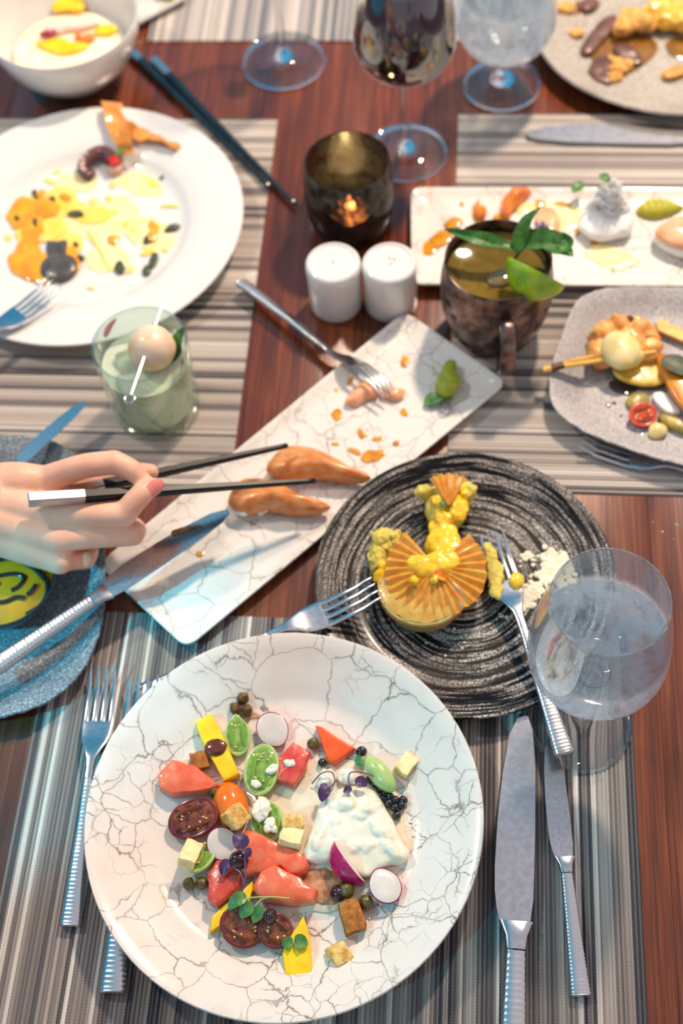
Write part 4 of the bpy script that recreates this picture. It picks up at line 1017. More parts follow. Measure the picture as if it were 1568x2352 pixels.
ball('olive', 776, 2052, ZS, .0060, OLIVE, 'dark olive left of the large caper under the magenta radish', 'olive', None, .0004, 9)
ball('olive', 548, 1976, ZS+.011, .0072, OLIVE, 'dark olive piece under the purple sprout', 'olive', None, .0006, 10)
ball('olive', 620, 2106, ZS+.0105, .0052, OLIVE, 'small dark olive on the dark red tomato half', 'olive', None, .0003, 11, 1.2)
ball('caper', 494, 1818, ZS, .0052, CAPER, 'caper half hidden under the salmon tomato chunk', 'caper', 'capers', .0006, 12)
ORD = ['topmost', 'second', 'third', 'fourth', 'fifth', 'sixth', 'seventh', 'eighth', 'ninth', 'tenth', 'eleventh', 'lowest']
ROW = sorted([(862, 1800), (873, 1812), (884, 1820), (895, 1830), (908, 1838), (926, 1838), (893, 1845), (907, 1855), (911, 1873), (880, 1836), (850, 1790), (922, 1850)], key=lambda p: p[1]*1.01+p[0]*.2)
for i, (x, y) in enumerate([(740, 1752), (830, 1727)]+ROW):
    lab = 'single shiny black pearl left of the orange tomato triangle' if i == 0 else 'larger black pearl at the tip of the orange tomato triangle' if i == 1 else ORD[i-2]+' black pearl in the row down the right of the soft cheese'
    ball('balsamic_pearl', x, y, ZS+.0004, .0034 if i != 1 else .0044, PEARL, lab, 'pearl', 'black pearls by the cheese', .0001, i)
# cheese dabs lying on the pieces
for i, (x, y, z, r, lab) in enumerate(((664, 1752, .0120, .0042, 'white cheese dab on the red tomato chunk'), (626, 1766, .0125, .0046, 'white cheese dab on the edge of the oblong green tomato'), (600, 1858, .0115, .0085, 'large lumpy cheese dab on the cheese-covered green tomato, farther one'), (622, 1896, .0115, .0062, 'lumpy cheese dab on the cheese-covered green tomato, nearer one'), (588, 1800, .0118, .0038, 'thin cheese smear on the oblong green tomato'))):
    simple('cheese_dab', CHEESE, lab, 'cheese', lambda bm: blob(bm, P(x, y, ZS+z), r, r*.8, r*.42, i*.7, r*.3, 260, 4, seed=i))
# sprouts
def sprout(label, stems, leaves, smat, lmat, name='sprout', w=None):
    t = thing(name, V(stems[0][0]), label, 'sprout')
    for pth in stems: part('stem', smat, t, lambda bm: tube(bm, pth, .00055, 8, 5))
    for pth, w_ in leaves: part('leaf', lmat, t, lambda bm: leaf(bm, pth, w_, .2, .0005))
    return t
q = lambda x, y, z: P(x, y, ZS+z)
sprout('purple sprout with two forked stems over the tomato at the centre left', [[q(553, 2055, .015), q(562, 2025, .019), q(563, 1990, .022), q(558, 1945, .025)], [q(560, 2030, .018), q(552, 2005, .020), q(528, 1988, .020)]],
       [([q(562, 1948, .026), q(552, 1932, .027), q(536, 1918, .025)], .0060), ([q(562, 1950, .026), q(568, 1958, .026), q(574, 1968, .024)], .0035), ([q(528, 1984, .021), q(516, 1988, .021), q(510, 2012, .018)], .0042)], STEMP, PURPLE)
sprout('green sprout with pale stem on the lower dark red tomato half', [[q(665, 2063, .0175), q(620, 2060, .019), q(575, 2062, .019), q(560, 2070, .019)], [q(620, 2060, .019), q(600, 2066, .0185), q(585, 2082, .018)]],
       [([q(566, 2062, .020), q(545, 2066, .021), q(524, 2090, .017)], .0052), ([q(578, 2072, .019), q(566, 2088, .018), q(552, 2108, .0155)], .0055), ([q(588, 2080, .018), q(590, 2098, .0165), q(582, 2120, .015)], .0052)], STEMG, GREENM)
sprout('tiny dark sprout leaves on the lower mango triangle', [[q(690, 2172, .0105), q(676, 2165, .0105), q(662, 2168, .0105)], [q(676, 2165, .0105), q(682, 2182, .0105)]],
       [([q(676, 2166, .0108), q(690, 2164, .011), q(706, 2172, .0105)], .0055), ([q(672, 2167, .0108), q(660, 2166, .011), q(652, 2178, .0102)], .0044)], STEMG, GREENM)
sprout('purple sprout with looped stem left of the soft white cheese', [[q(716, 1800, .004), q(738, 1776, .011), q(762, 1774, .013), q(768, 1796, .0135), q(750, 1814, .0135)]],
       [([q(752, 1806, .0145), q(744, 1820, .015), q(738, 1842, .013)], .0048), ([q(748, 1812, .0140), q(742, 1806, .0140), q(736, 1802, .0132)], .0030)], STEMP, PURPLE)
sprout('purple and green sprout with looped stem at the back of the soft cheese', [[q(880, 1793, .012), q(840, 1776, .0155), q(806, 1774, .0155), q(800, 1792, .0150), q(806, 1806, .0145)]],
       [([q(816, 1800, .0155), q(830, 1796, .0165), q(842, 1806, .0150)], .0044), ([q(804, 1806, .0148), q(798, 1814, .0148), q(788, 1820, .0140)], .0030)], STEMP, PURPLE)
sprout('dark green sprout leaf beneath the pale green tomato wedge', [[q(822, 1752, .004), q(832, 1746, .005), q(842, 1742, .005)]], [([q(838, 1738, .0055), q(828, 1746, .0062), q(818, 1758, .004)], .0045)], STEMG, GREENM)
fslab('fat_speck', M('orange_oil', (226, 140, 30), rough=.15, coat=.5), 'orange oil drop right of the white radish half', 'oil drop', [(921, 2012), (930, 2012), (931, 2020), (923, 2022)], .0007)
# ---------------------------------------------------------------- custard tart on the black plate
SHELL = M('tart_shell', (226, 204, 136), (206, 176, 100), scale=90, rough=.7, sss=.1, bump=.4, bscale=600)
TOPC = M('tart_glaze', (214, 176, 84), (196, 146, 54), scale=120, rough=.3, coat=.4, bump=.3, bscale=500)
AMBER = M('amber_tuile', (240, 176, 70), (222, 140, 40), scale=130, rough=.18, coat=.6, sss=.15, trans=.15)
CUST = M('yellow_custard', (252, 214, 60), (250, 190, 14), scale=110, lo=.35, hi=.65, rough=.22, sss=.25, coat=.4, bump=.3, bscale=220)
CRUMBC = M('cake_crumb', (226, 204, 104), (206, 186, 80), scale=220, rough=.8, bump=1.0, bscale=420, sss=.1)
EDGEC = M('toasted_edge', (178, 104, 34), rough=.5)
tc = P(972, 1372, ZD); tc.z = ZD
tart = thing('custard_tart', tc, 'round custard tart with a pleated amber sugar fan, broken open at the back', 'tart')
# open sector faces away from the viewer (bite taken out)
def arc_lathe(bm, prof, a0, a1, n=56, c=tc, jag=0):
    """closed wedge-shaped lathe: prof is a closed (r,z) section"""
    rr = []
    for i in range(n+1):
        a = a0+(a1-a0)*i/n
        row = []
        for r, z in prof:
            k = 1+(.05*mn.noise(V((a*9, z*300, r*90))) if jag else 0)
            row.append(c+V((r*k*cos(a), r*k*sin(a), z)))
        rr.append(row)
    rings(bm, rr)
A0, A1 = radians(112), radians(112+292)
part('shell', SHELL, tart, lambda bm: arc_lathe(bm, [(.0005, 0), (.0295, 0), (.0312, .0015), (.0348, .0150), (.0352, .0215), (.0338, .0225), (.0325, .0160), (.027, .004), (.0005, .003)], A0, A1))
part('toasted_rim', EDGEC, tart, lambda bm: arc_lathe(bm, [(.0346, .0150), (.0358, .0154), (.0358, .0172), (.0348, .0178)], A0, A1))
part('glazed_top', TOPC, tart, lambda bm: arc_lathe(bm, [(.0005, .0032), (.026, .0042), (.0322, .0162), (.0335, .0226), (.030, .0240), (.016, .0252), (.0005, .0252)], A0+.05, A1-.05, jag=1))
fcn = P(1000, 1303, ZD+.031); fcn.z = ZD+.031
def fan(bm, c, R, a0, a1, npl, h0, drop, r0=.10, tiltv=(0, 0), amp=.0013):
    n = npl*2
    def fn(u, v):
        k = u*n; i = int(k); f = k-i; a = a0+(a1-a0)*u
        r = R*(r0+(1-r0)*v); z = (f if i % 2 == 0 else 1-f)*2-1
        rag = 1+.05*mn.noise(V((u*23, 1.7, 3))) if v > .99 else 1
        return V((c.x+r*rag*cos(a), c.y+r*rag*sin(a), c.z+h0+z*amp*(.15+v)-drop*v*v+tiltv[0]*r*cos(a)+tiltv[1]*r*sin(a)))
    grid(bm, fn, n*2, 7, .0008)
part('sugar_fan', AMBER, tart, lambda bm: fan(bm, fcn, .0392, radians(128), radians(128+284), 23, 0, .0045, .08, (0, .12)))
def cream(bm):
    for x, y, z, rx, ry, rz in ((985, 1300, .030, .013, .010, .006), (1020, 1290, .030, .012, .011, .006), (955, 1295, .029, .009, .009, .005), (1030, 1262, .024, .013, .012, .009), (1022, 1236, .014, .012, .012, .010), (1005, 1255, .017, .010, .010, .010), (1055, 1265, .022, .009, .008, .005), (1010, 1215, .009, .010, .010, .008)):
        blob(bm, P(x, y, ZD+z), rx, ry, rz, .4, .0028, 150, 4, seed=int(x))
def remeshed(o, vox=.0012, it=3):
    m = o.modifiers.new('r', 'REMESH'); m.mode = 'VOXEL'; m.voxel_size = vox; m.use_smooth_shade = True
    s = o.modifiers.new('s', 'SMOOTH'); s.factor = .5; s.iterations = it
    dg = bpy.context.evaluated_depsgraph_get(); me = bpy.data.meshes.new_from_object(o.evaluated_get(dg))
    o.modifiers.clear(); old = o.data; o.data = me; bpy.data.meshes.remove(old); me.shade_smooth(); return o
remeshed(part('custard', CUST, tart, cream))
part('torn_crust', CRUMBC, tart, lambda bm: [blob(bm, P(x, y, ZD+z), rx, ry, .009, rt, .003, 200, 4, seed=x) for x, y, z, rx, ry, rt in ((880, 1245, .012, .009, .012, .5), (866, 1285, .012, .0075, .013, .2), (905, 1240, .013, .007, .008, .4))])
part('filling', CUST, tart, lambda bm: [blob(bm, P(x, y, ZD+z), r, r, r*.8, 0, .002, 220, 3, seed=x) for x, y, z, r in ((872, 1322, .020, .0055), (880, 1300, .021, .0045), (950, 1334, .033, .0040), (998, 1330, .032, .0036))])
PETO = M('orange_petal', (226, 72, 12), (244, 160, 30), scale=160, rough=.4)
simple('flower_petal', PETO, 'small orange-red petal lying on the sugar fan of the tart', 'petal', lambda bm: leaf(bm, [P(990, 1316, ZD+.0325), P(1008, 1322, ZD+.0335), P(1024, 1332, ZD+.0315)], .0040, .4))
# broken piece behind
pc = P(1030, 1175, ZD); pc.z = ZD
pcs = thing('tart_piece', pc, 'broken-off piece of custard tart topped with amber sugar, at the back of the black plate', 'tart')
def chunk(bm):
    slab(bm, pxs([(972, 1130), (985, 1120), (1020, 1110), (1075, 1120), (1082, 1170), (1050, 1212), (1015, 1220), (978, 1190)], ZD+.010), ZD, .018, dome=.1, amp=.0020, freq=130, step=.003, sm=1)
    blob(bm, P(972, 1128, ZD+.020), .0065, .0055, .006, 0, .003, 220, 3); blob(bm, P(1078, 1128, ZD+.020), .006, .008, .007, 0, .003, 220, 3)
remeshed(part('cake', CRUMBC, pcs, chunk), .0011, 1)
part('custard', CUST, pcs, lambda bm: [blob(bm, P(x, y, ZD+z), rx, ry, .0045, .2, .002, 180, 4, seed=x) for x, y, z, rx, ry in ((1052, 1160, .0195, .008, .014), (1068, 1128, .022, .006, .008), (1025, 1185, .0165, .009, .009), (1010, 1150, .0195, .007, .007))])
fp = P(1030, 1165, ZD+.024); fp.z = ZD+.0255
part('sugar_fan', AMBER, pcs, lambda bm: fan(bm, fp, .030, radians(62), radians(122), 5, 0, .002, .05, (0, .1)))
simple('chive_bit', GREENM, 'tiny green leaf on the broken-off tart piece', 'herb', lambda bm: leaf(bm, [P(1013, 1164, ZD+.0235), P(1017, 1156, ZD+.0245), P(1022, 1148, ZD+.0235)], .0026, .3))
# on the fork
ff = lambda x, y, z=.016: P(x, y, ZM+z)
remeshed(simple('cake_smear', CRUMBC, 'wet yellow cake smear on the tines of the fork beside the tart', 'cake', lambda bm: [blob(bm, ff(x, y, z+.0075), rx, ry, .0030, .15, .0024, 240, 4, seed=x+y) for x, y, z, rx, ry in ((1128, 1282, .013, .0050, .010), (1138, 1315, .012, .0065, .012), (1136, 1350, .012, .0055, .010), (1118, 1262, .014, .0040, .008))]), .0010, 1)
remeshed(simple('custard_drop', CUST, 'glossy yellow custard drop on the fork beside the tart', 'custard', lambda bm: (blob(bm, ff(1186, 1333, .0195), .0058, .0068, .0040, 0, .0004, 100, 4), tube(bm, [ff(1186, 1350, .0180), ff(1189, 1372, .0155), ff(1192, 1392, .0150)], [.0020, .0012, .0006], 8, 4))), .0008, 2)
CRUMB = M('white_crumble', (242, 236, 214), (232, 220, 188), scale=200, rough=.85)
simple('crumble', CRUMB, 'heap of pale crumble on the right of the black plate behind the glass', 'crumble', lambda bm: (crumbs(bm, [(1275, 1290, 90, 13), (1262, 1312, 90, 15), (1228, 1350, 60, 13), (1208, 1375, 40, 12), (1295, 1325, 60, 18), (1215, 1285, 6, 8), (1260, 1262, 8, 8)], ZD, .0012, .0032, 4)), kind='stuff')
simple('loose_crumbs', CRUMB, 'scattered loose crumbs on the black plate in front of the tart', 'crumbs', lambda bm: (crumbs(bm, [(1060, 1395, 5, 25), (1020, 1430, 5, 35), (1040, 1480, 7, 40), (1190, 1300, 4, 10), (1160, 1420, 4, 14)], ZD, .0006, .0016, 8)), kind='stuff')

# ---------------------------------------------------------------- the diagonal platter
FISH = M('seared_fish', (224, 156, 92), (200, 112, 44), scale=85, lo=.35, hi=.65, rough=.28, coat=.25, sss=.3, stretch=(1, 2.2, 1))
RICE = M('rice', (244, 238, 226), rough=.5, sss=.3)
GINGER = M('pickled_ginger', (244, 186, 140), (236, 160, 116), scale=70, rough=.25, sss=.3, coat=.3)
WASABI = M('wasabi', (172, 176, 52), (146, 156, 40), scale=130, rough=.5, bump=.4, bscale=300, sss=.1)
SOY = M('soy_oil_sauce', (226, 160, 30), (196, 120, 14), scale=120, rough=.1, coat=.7)
def nigiri(label, fish, rice, h=.018, z0=ZP):
    c = P(*fish[0], z0); c.z = z0
    t = thing('nigiri', c, label, 'sushi', 'nigiri on the crackled platter')
    def rg(bm):
        rn = random.Random(len(label)); pts = rice
        for k in range(70):
            a, b = rn.choice(pts), rn.choice(pts); f = rn.random()
            x = a[0]+(b[0]-a[0])*f; y = a[1]+(b[1]-a[1])*f
            blob(bm, P(x, y, z0+.0022+rn.random()*.0068), .0032, .0019, .0019, rn.random()*3, 0, 1, 2)
    o = part('rice', RICE, t, rg)
    part('fish_slice', FISH, t, lambda bm: slab(bm, pxs(fish, z0+h*.55), z0+.0030, h-.0030, dome=.35, amp=.0016, freq=60, step=.0022, seed=len(label)))
    return t
nigiri('seared fish nigiri on the diagonal platter, the farther one under the chopstick tips', [(608, 1082), (618, 1058), (650, 1030), (700, 1028), (740, 1040), (780, 1062), (830, 1088), (862, 1104), (812, 1110), (760, 1098), (700, 1098), (640, 1102)], [(625, 1080), (660, 1060), (720, 1080), (660, 1092), (620, 1088)])
nigiri('seared fish nigiri on the diagonal platter, the nearer one touched by the knife tip', [(520, 1170), (528, 1130), (560, 1102), (610, 1100), (650, 1118), (690, 1142), (772, 1164), (730, 1180), (680, 1182), (620, 1170), (570, 1180)], [(540, 1172), (570, 1140), (620, 1160), (600, 1178), (560, 1180)])
gin = thing('ginger_slice', V((P(840, 895, ZP).x, P(840, 895, ZP).y, ZP)), 'crumpled pink ginger slice by the tines of the overturned fork', 'ginger')
part('slice', GINGER, gin, lambda bm: slab(bm, pxs([(792, 918), (815, 885), (840, 872), (868, 882), (872, 902), (850, 915), (820, 930), (798, 930)], ZP+.004), ZP, .0070, dome=.5, amp=.0024, freq=90, step=.0022, seed=3))
part('slice', GINGER, gin, lambda bm: slab(bm, pxs([(868, 904), (890, 892), (930, 890), (932, 902), (918, 918), (880, 914)], ZP+.004), ZP, .0055, dome=.3, amp=.0014, freq=120, step=.0022, seed=5))
remeshed(simple('wasabi', WASABI, 'green wasabi lump on the far end of the diagonal platter', 'wasabi', lambda bm: (blob(bm, P(1028, 880, ZP+.008), .0105, .0150, .0085, -.2, .0016, 120, 4, flat=ZP+.0004), blob(bm, P(1032, 848, ZP+.007), .0062, .0100, .006, -.2, .001, 120, 4, flat=ZP+.0004))), .0012, 2)
z = ZP
sprout('dark purple sprout with curled stem below the wasabi', [[P(1005, 908, z+.006), P(1012, 925, z+.004), P(1010, 945, z+.003), P(1026, 952, z+.003), P(1034, 938, z+.003), P(1026, 922, z+.004)]], [([P(1006, 912, z+.005), P(990, 918, z+.005), P(974, 932, z+.003)], .0060), ([P(1008, 905, z+.007), P(1002, 915, z+.007), P(998, 928, z+.005)], .0055), ([P(1016, 922, z+.005), P(1030, 916, z+.005), P(1038, 912, z+.004)], .0030)], STEMP, GREENM)
def drops(name, mat, label, lst, z, h=.0004, cat='sauce'):
    """irregular spots of sauce: (x, y, rx, ry, rot) in px"""
    def f(bm):
        for i, (x, y, rx, ry, rot) in enumerate(lst):
            rn = random.Random(int(x*3+y)); pts = []
            for k in range(14):
                a = 2*pi*k/14; q = 1+rn.uniform(-.25, .25)
                u, v = rx*q*cos(a), ry*q*sin(a)
                pts.append((x+u*cos(rot)-v*sin(rot), y+u*sin(rot)+v*cos(rot)))
            slab(bm, pxs(pts, z), z, h*(1+.5*(i % 3)), dome=.3, sm=2)
    o = simple(name, mat, label, cat, f); o['kind'] = 'stuff'; return o
drops('sauce_drops', SOY, 'amber sauce drops and streaks on the diagonal platter', [(774, 952, 13, 15, 0), (772, 895, 7, 6, 0), (831, 996, 12, 10, 0), (870, 1008, 16, 5, -.1), (858, 1048, 26, 15, -.2), (815, 1038, 16, 6, .4), (804, 862, 8, 26, .1), (828, 836, 18, 6, -.4), (930, 832, 9, 14, 0), (928, 948, 10, 9, .4), (770, 1020, 12, 4, 0), (910, 1018, 8, 6, 0), (430, 1252, 26, 12, -.4), (460, 1272, 10, 6, 0), (372, 1285, 8, 6, 0)], ZP)

# ---------------------------------------------------------------- wide-rimmed white plate
OSAUCE = M('orange_sauce', (250, 176, 20), (236, 146, 8), scale=60, rough=.15, coat=.6, sss=.1)
YSAUCE = M('thin_yellow_sauce', (252, 222, 120), (254, 210, 70), scale=60, rough=.2, coat=.5)
PALEOIL = M('pale_oil', (252, 238, 190), (250, 228, 150), scale=60, rough=.15, coat=.5)
GREYP = M('grey_olive_puree', (92, 88, 84), (66, 62, 58), scale=90, rough=.3, coat=.3)
HERB = M('dark_herb_leaf', (74, 84, 48), (48, 56, 34), scale=200, rough=.5)
OCTO = M('octopus_skin', (112, 66, 68), (82, 44, 50), scale=160, rough=.3, coat=.3, bump=.4, bscale=500)
OCTF = M('octopus_flesh', (214, 176, 162), rough=.4, sss=.2)
TORT = M('fried_strip', (222, 150, 56), (200, 120, 34), scale=80, rough=.5, coat=.2, bump=.3, bscale=300)
zw = ZWP
drops('thin_oil', PALEOIL, 'thin pale oil film across the well of the white plate', [(230, 500, 95, 45, -.2), (330, 420, 60, 30, .1), (345, 540, 60, 40, .4), (250, 590, 50, 45, 0), (180, 420, 50, 22, 0)], zw, .0003)
drops('thin_yellow_sauce', YSAUCE, 'thin yellow sauce streaks and spots on the white plate', [(120, 470, 70, 34, -.2), (200, 490, 60, 22, .1), (100, 530, 60, 28, -.3), (160, 560, 34, 24, .2), (350, 420, 16, 10, .4), (390, 474, 24, 4, 0), (428, 470, 12, 8, 0), (340, 578, 18, 8, -.4), (258, 424, 8, 8, 0), (262, 488, 10, 7, 0), (215, 462, 9, 8, 0), (250, 455, 8, 7, 0), (290, 515, 10, 8, 0), (305, 530, 8, 6, 0), (208, 662, 10, 4, 0), (130, 395, 10, 5, -.4), (115, 418, 14, 6, .3), (378, 575, 8, 4, 0), (18, 546, 8, 7, 0), (300, 620, 14, 5, -.6), (220, 560, 40, 4, 1.0), (230, 580, 44, 3, 1.1)], zw+.0005, .0005)
drops('orange_sauce', OSAUCE, 'thick orange sauce smeared on the left of the white plate', [(48, 490, 32, 40, .3), (75, 530, 24, 50, .2), (105, 480, 34, 26, .2), (66, 600, 46, 40, .2), (100, 615, 50, 34, .1), (160, 606, 22, 26, 0), (165, 580, 14, 14, 0), (150, 455, 14, 8, .3), (350, 545, 14, 12, -.6), (352, 520, 10, 18, -.7), (260, 552, 14, 10, -.2), (95, 450, 16, 12, 0)], zw+.0010, .0013)
remeshed(simple('grey_puree', GREYP, 'dark grey puree dollop in the orange sauce on the white plate', 'puree', lambda bm: (blob(bm, P(135, 615, zw+.003), .0185, .0175, .0055, 0, .0008, 90, 4, flat=zw+.001), slab(bm, pxs([(104, 548), (120, 556), (140, 552), (158, 548), (150, 590), (160, 610), (108, 610)], zw+.003), zw+.001, .0035, dome=.2, step=.003))), .0012, 3)
for i, (x, y, a, b, rot, lab) in enumerate(((85, 448, 16, 9, .8, 'dark herb leaf at the top of the orange sauce'), (118, 456, 9, 8, 0, 'small dark herb bit right of the orange sauce top'), (80, 512, 9, 14, .1, 'black speck of herb in the orange sauce'), (174, 490, 20, 8, .05, 'dark green herb leaf in the thin yellow sauce near the middle of the white plate'), (374, 406, 9, 4, -.4, 'small dark herb bit at the right of the white plate well'), (395, 522, 20, 8, -.3, 'long dark herb leaf at the right of the white plate well'), (340, 548, 14, 9, -.4, 'brown herb piece beside the long dark leaf'), (274, 613, 12, 15, 0, 'green herb leaf at the bottom of the white plate well, left one'), (352, 596, 10, 20, .4, 'green herb leaf at the bottom of the white plate well, right one'), (336, 620, 10, 12, .2, 'brownish herb piece touching the right green leaf'), (173, 560, 7, 6, 0, 'small dark speck above the grey puree'), (184, 590, 9, 7, 0, 'small dark speck right of the grey puree'), (38, 500, 7, 7, 0, 'small dark speck at the left of the orange sauce'))):
    def hl(bm):
        pts = [(x+a*cos(t)*(1+.15*sin(3*t))*cos(rot)-b*sin(t)*sin(rot), y+a*cos(t)*sin(rot)+b*sin(t)*cos(rot)) for t in [2*pi*k/10 for k in range(10)]]
        slab(bm, pxs(pts, zw+.003), zw+.0016, .0016, dome=.5, amp=.0010, freq=200, step=.002)
    simple('herb_leaf', HERB, lab, 'herb', hl, group='herb bits on the white plate')
oc = thing('octopus_tentacle', V((P(215, 380, zw).x, P(215, 380, zw).y, zw)), 'curled purple-brown octopus tentacle tip on the white plate', 'octopus')
opath = [P(262, 372, zw+.0085), P(240, 352, zw+.0085), P(214, 356, zw+.008), P(192, 376, zw+.007), P(190, 396, zw+.006), P(202, 404, zw+.005), P(213, 396, zw+.0045), P(208, 390, zw+.0042)]
part('arm', OCTO, oc, lambda bm: tube(bm, opath, [.0085, .0078, .0068, .0058, .0050, .0042, .0034, .0022], 14, 6))
part('sucker', OCTF, oc, lambda bm: [lathe(bm, [(0, 0), (.0016, 0), (.0022, .0010), (.0014, .0014), (0, .0008)], p+V((0, .001, .0052)), 12) for p in smooth_path(opath[:6], 2)[1:-1]])['kind'] = 'stuff'
oct2 = simple('octopus_piece', OCTF, 'pale cube of octopus beside the red tomato dice', 'octopus', lambda bm: slab(bm, pxs([(244, 385), (280, 382), (282, 398), (246, 401)], zw+.004), zw, .0085, sm=1, crisp=True, step=.003, amp=.0005))
simple('tomato_dice', M('bright_red_dice', (210, 22, 16), rough=.2, coat=.5, sss=.1), 'bright red dice of tomato on the octopus', 'tomato', lambda bm: slab(bm, pxs([(246, 362), (272, 354), (278, 372), (252, 380)], zw+.014), zw+.0085, .0070, sm=1, crisp=True, step=.003, amp=.0006))
sprout('pale sprout stem trailing right from the octopus', [[P(280, 368, zw+.008), P(310, 372, zw+.004), P(345, 386, zw+.002), P(368, 388, zw+.0015)]], [([P(266, 358, zw+.016), P(274, 352, zw+.017), P(282, 340, zw+.016)], .0035)], STEMG, GREENM)
def strip(pts, w, zs, label, seed, tw=1.2):
    path = smooth_path([P(x, y, zw+zz) for (x, y), zz in zip(pts, zs)], 8)
    def fn(u, v):
        m = len(path)-1; i = min(int(u*m), m-1); p = path[i].lerp(path[i+1], u*m-i)
        d = (path[min(i+1, m)]-path[max(i-1, 0)]).normalized(); s = d.cross(V((0, 0, 1))).normalized(); n = s.cross(d)
        a = tw*sin(u*5+seed); ww = w*(1-.35*u)
        return p+(s*cos(a*.5)+n*sin(a*.5))*ww*(v*2-1)+n*.0012*sin(u*25+v*3+seed)
    simple('fried_strip', TORT, label, 'tortilla strip', lambda bm: grid(bm, fn, 30, 4, .0014), group='fried strips on the white plate')
strip([(256, 236), (268, 285), (284, 325), (290, 356)], .0115, [.022, .020, .019, .014], 'golden fried strip hanging over the far rim of the white plate', 1)
strip([(282, 290), (320, 308), (362, 318), (408, 338)], .0080, [.024, .018, .017, .016], 'golden fried strip pointing right on the rim of the white plate', 4)

# ---------------------------------------------------------------- platter behind the mug
z2 = ZP2
WASB = M('ridged_wasabi', (184, 178, 44), (164, 160, 36), scale=90, rough=.5, bump=.2, bscale=300)
drops('orange_sauce', SOY, 'runny orange sauce smears on the platter behind the mug', [(985, 570, 34, 14, -.5), (1010, 550, 30, 18, -.3), (1040, 515, 22, 12, -.4), (1100, 490, 20, 22, .2), (1150, 500, 20, 8, 0), (1340, 520, 30, 10, -.7), (1290, 470, 22, 6, .2), (1315, 450, 26, 5, .3), (1240, 470, 12, 10, 0), (1362, 560, 10, 6, 0), (1120, 440, 14, 4, 0), (1060, 470, 5, 5, 0), (1250, 580, 10, 5, 0)], z2, .0009)
drops('pale_dressing', PALEOIL, 'pale creamy dressing smeared across the platter behind the mug', [(1260, 460, 60, 24, -.2), (1300, 500, 50, 30, .2), (1400, 590, 60, 24, .3), (1200, 470, 30, 20, 0)], z2, .0003)
ORCRISP = M('orange_crisp', (236, 140, 40), (214, 96, 18), scale=70, rough=.3, coat=.4, sss=.1)
simple('orange_crisp', ORCRISP, 'curved orange crisp at the back of the platter behind the mug', 'crisp', lambda bm: slab(bm, pxs([(1148, 494), (1150, 465), (1170, 436), (1205, 428), (1226, 436), (1205, 455), (1180, 476), (1170, 500)], z2+.006), z2, .0105, dome=.5, amp=.0020, step=.0025))
simple('orange_crisp', ORCRISP, 'small pointed orange crisp left of the mug rim', 'crisp', lambda bm: slab(bm, pxs([(1086, 500), (1092, 465), (1100, 456), (1106, 478), (1120, 496)], z2+.005), z2, .0080, dome=.4, amp=.0014, step=.0025))
simple('ginger_slice', GINGER, 'pink ginger round behind the mint on the white platter', 'ginger', lambda bm: slab(bm, pxs([(1226, 500), (1240, 478), (1268, 476), (1288, 500), (1284, 535), (1260, 545), (1235, 530)], z2+.003), z2, .0050, dome=.3, amp=.0012, step=.003))
vf = thing('viola_flower', V((P(1242, 520, z2+.008).x, P(1242, 520, z2+.008).y, z2+.005)), 'dark purple flower on the pink ginger round', 'flower')
for k in range(5):
    a = 2*pi*k/5; c0 = P(1242, 522, z2+.0095)
    part('petal', PURPLE, vf, lambda bm: leaf(bm, [c0, c0+V((.0035*cos(a), .0035*sin(a), .0012)), c0+V((.0075*cos(a), .0075*sin(a), .0002))], .0034, .1))
NOOD = M('white_daikon_shreds', (240, 238, 234), rough=.5, sss=.3)
def shreds(bm):
    rn = random.Random(5); c0 = P(1392, 510, z2)
    for k in range(230):
        t0 = rn.random()*2*pi; pts = []
        ht = .046*rn.random()**.7
        for j in range(4):
            rr = .030*(1-ht/.066)*(.35+.65*rn.random())
            t0 += rn.uniform(.2, .9)
            pts.append(c0+V((rr*cos(t0)*1.0, rr*sin(t0)*.75, .0015+ht*(.75+.35*rn.random()))))
        tube(bm, pts, .0008, 5, 4)
o = simple('daikon_mound', NOOD, 'tall mound of white shredded daikon on the platter behind the mug', 'daikon', shreds); o['kind'] = 'stuff'
remeshed(simple('daikon_core', NOOD, 'pale packed base of the shredded daikon mound', 'daikon', lambda bm: (blob(bm, P(1392, 512, z2+.008), .026, .020, .014, .1, .004, 80, 4, flat=z2+.0004))), .0016, 1)
simple('herb_leaf', GREENM, 'small green leaf on top of the daikon mound', 'herb', lambda bm: leaf(bm, [P(1380, 400, z2+.046), P(1390, 410, z2+.048), P(1402, 420, z2+.045)], .0046, .3))
simple('herb_leaf', GREENM, 'green and yellow leaf left of the daikon mound', 'herb', lambda bm: leaf(bm, [P(1314, 440, z2+.014), P(1328, 428, z2+.016), P(1338, 418, z2+.015)], .0060, .3))
def ridged(bm):
    c0 = P(1514, 482, z2+.001); m = Matrix.Rotation(radians(8), 4, 'Z')
    rr = []
    for i in range(25):
        u = i/24; w = (sin(pi*(.03+.95*u))**.6)*(1.15-.55*u)
        row = []
        for k in range(16):
            a = 2*pi*k/16; q = 1+.07*cos(i*pi/1.5)
            p = V((-.021+.043*u, .0125*w*q*cos(a), max(0, .0105*w*q*sin(a))))
            row.append(c0+m @ p)
        rr.append(row)
    rings(bm, rr)
simple('wasabi', WASB, 'ridged green wasabi leaf shape at the right of the white platter', 'wasabi', ridged)
nz = z2
t = thing('nigiri', V((P(1545, 560, nz).x, P(1545, 560, nz).y, nz)), 'pale pink fish nigiri on the white platter at the right edge', 'sushi')
part('rice', RICE, t, lambda bm: blob(bm, P(1560, 560, nz+.007), .026, .014, .007, -.5, .0012, 260, 4, flat=nz+.0004))
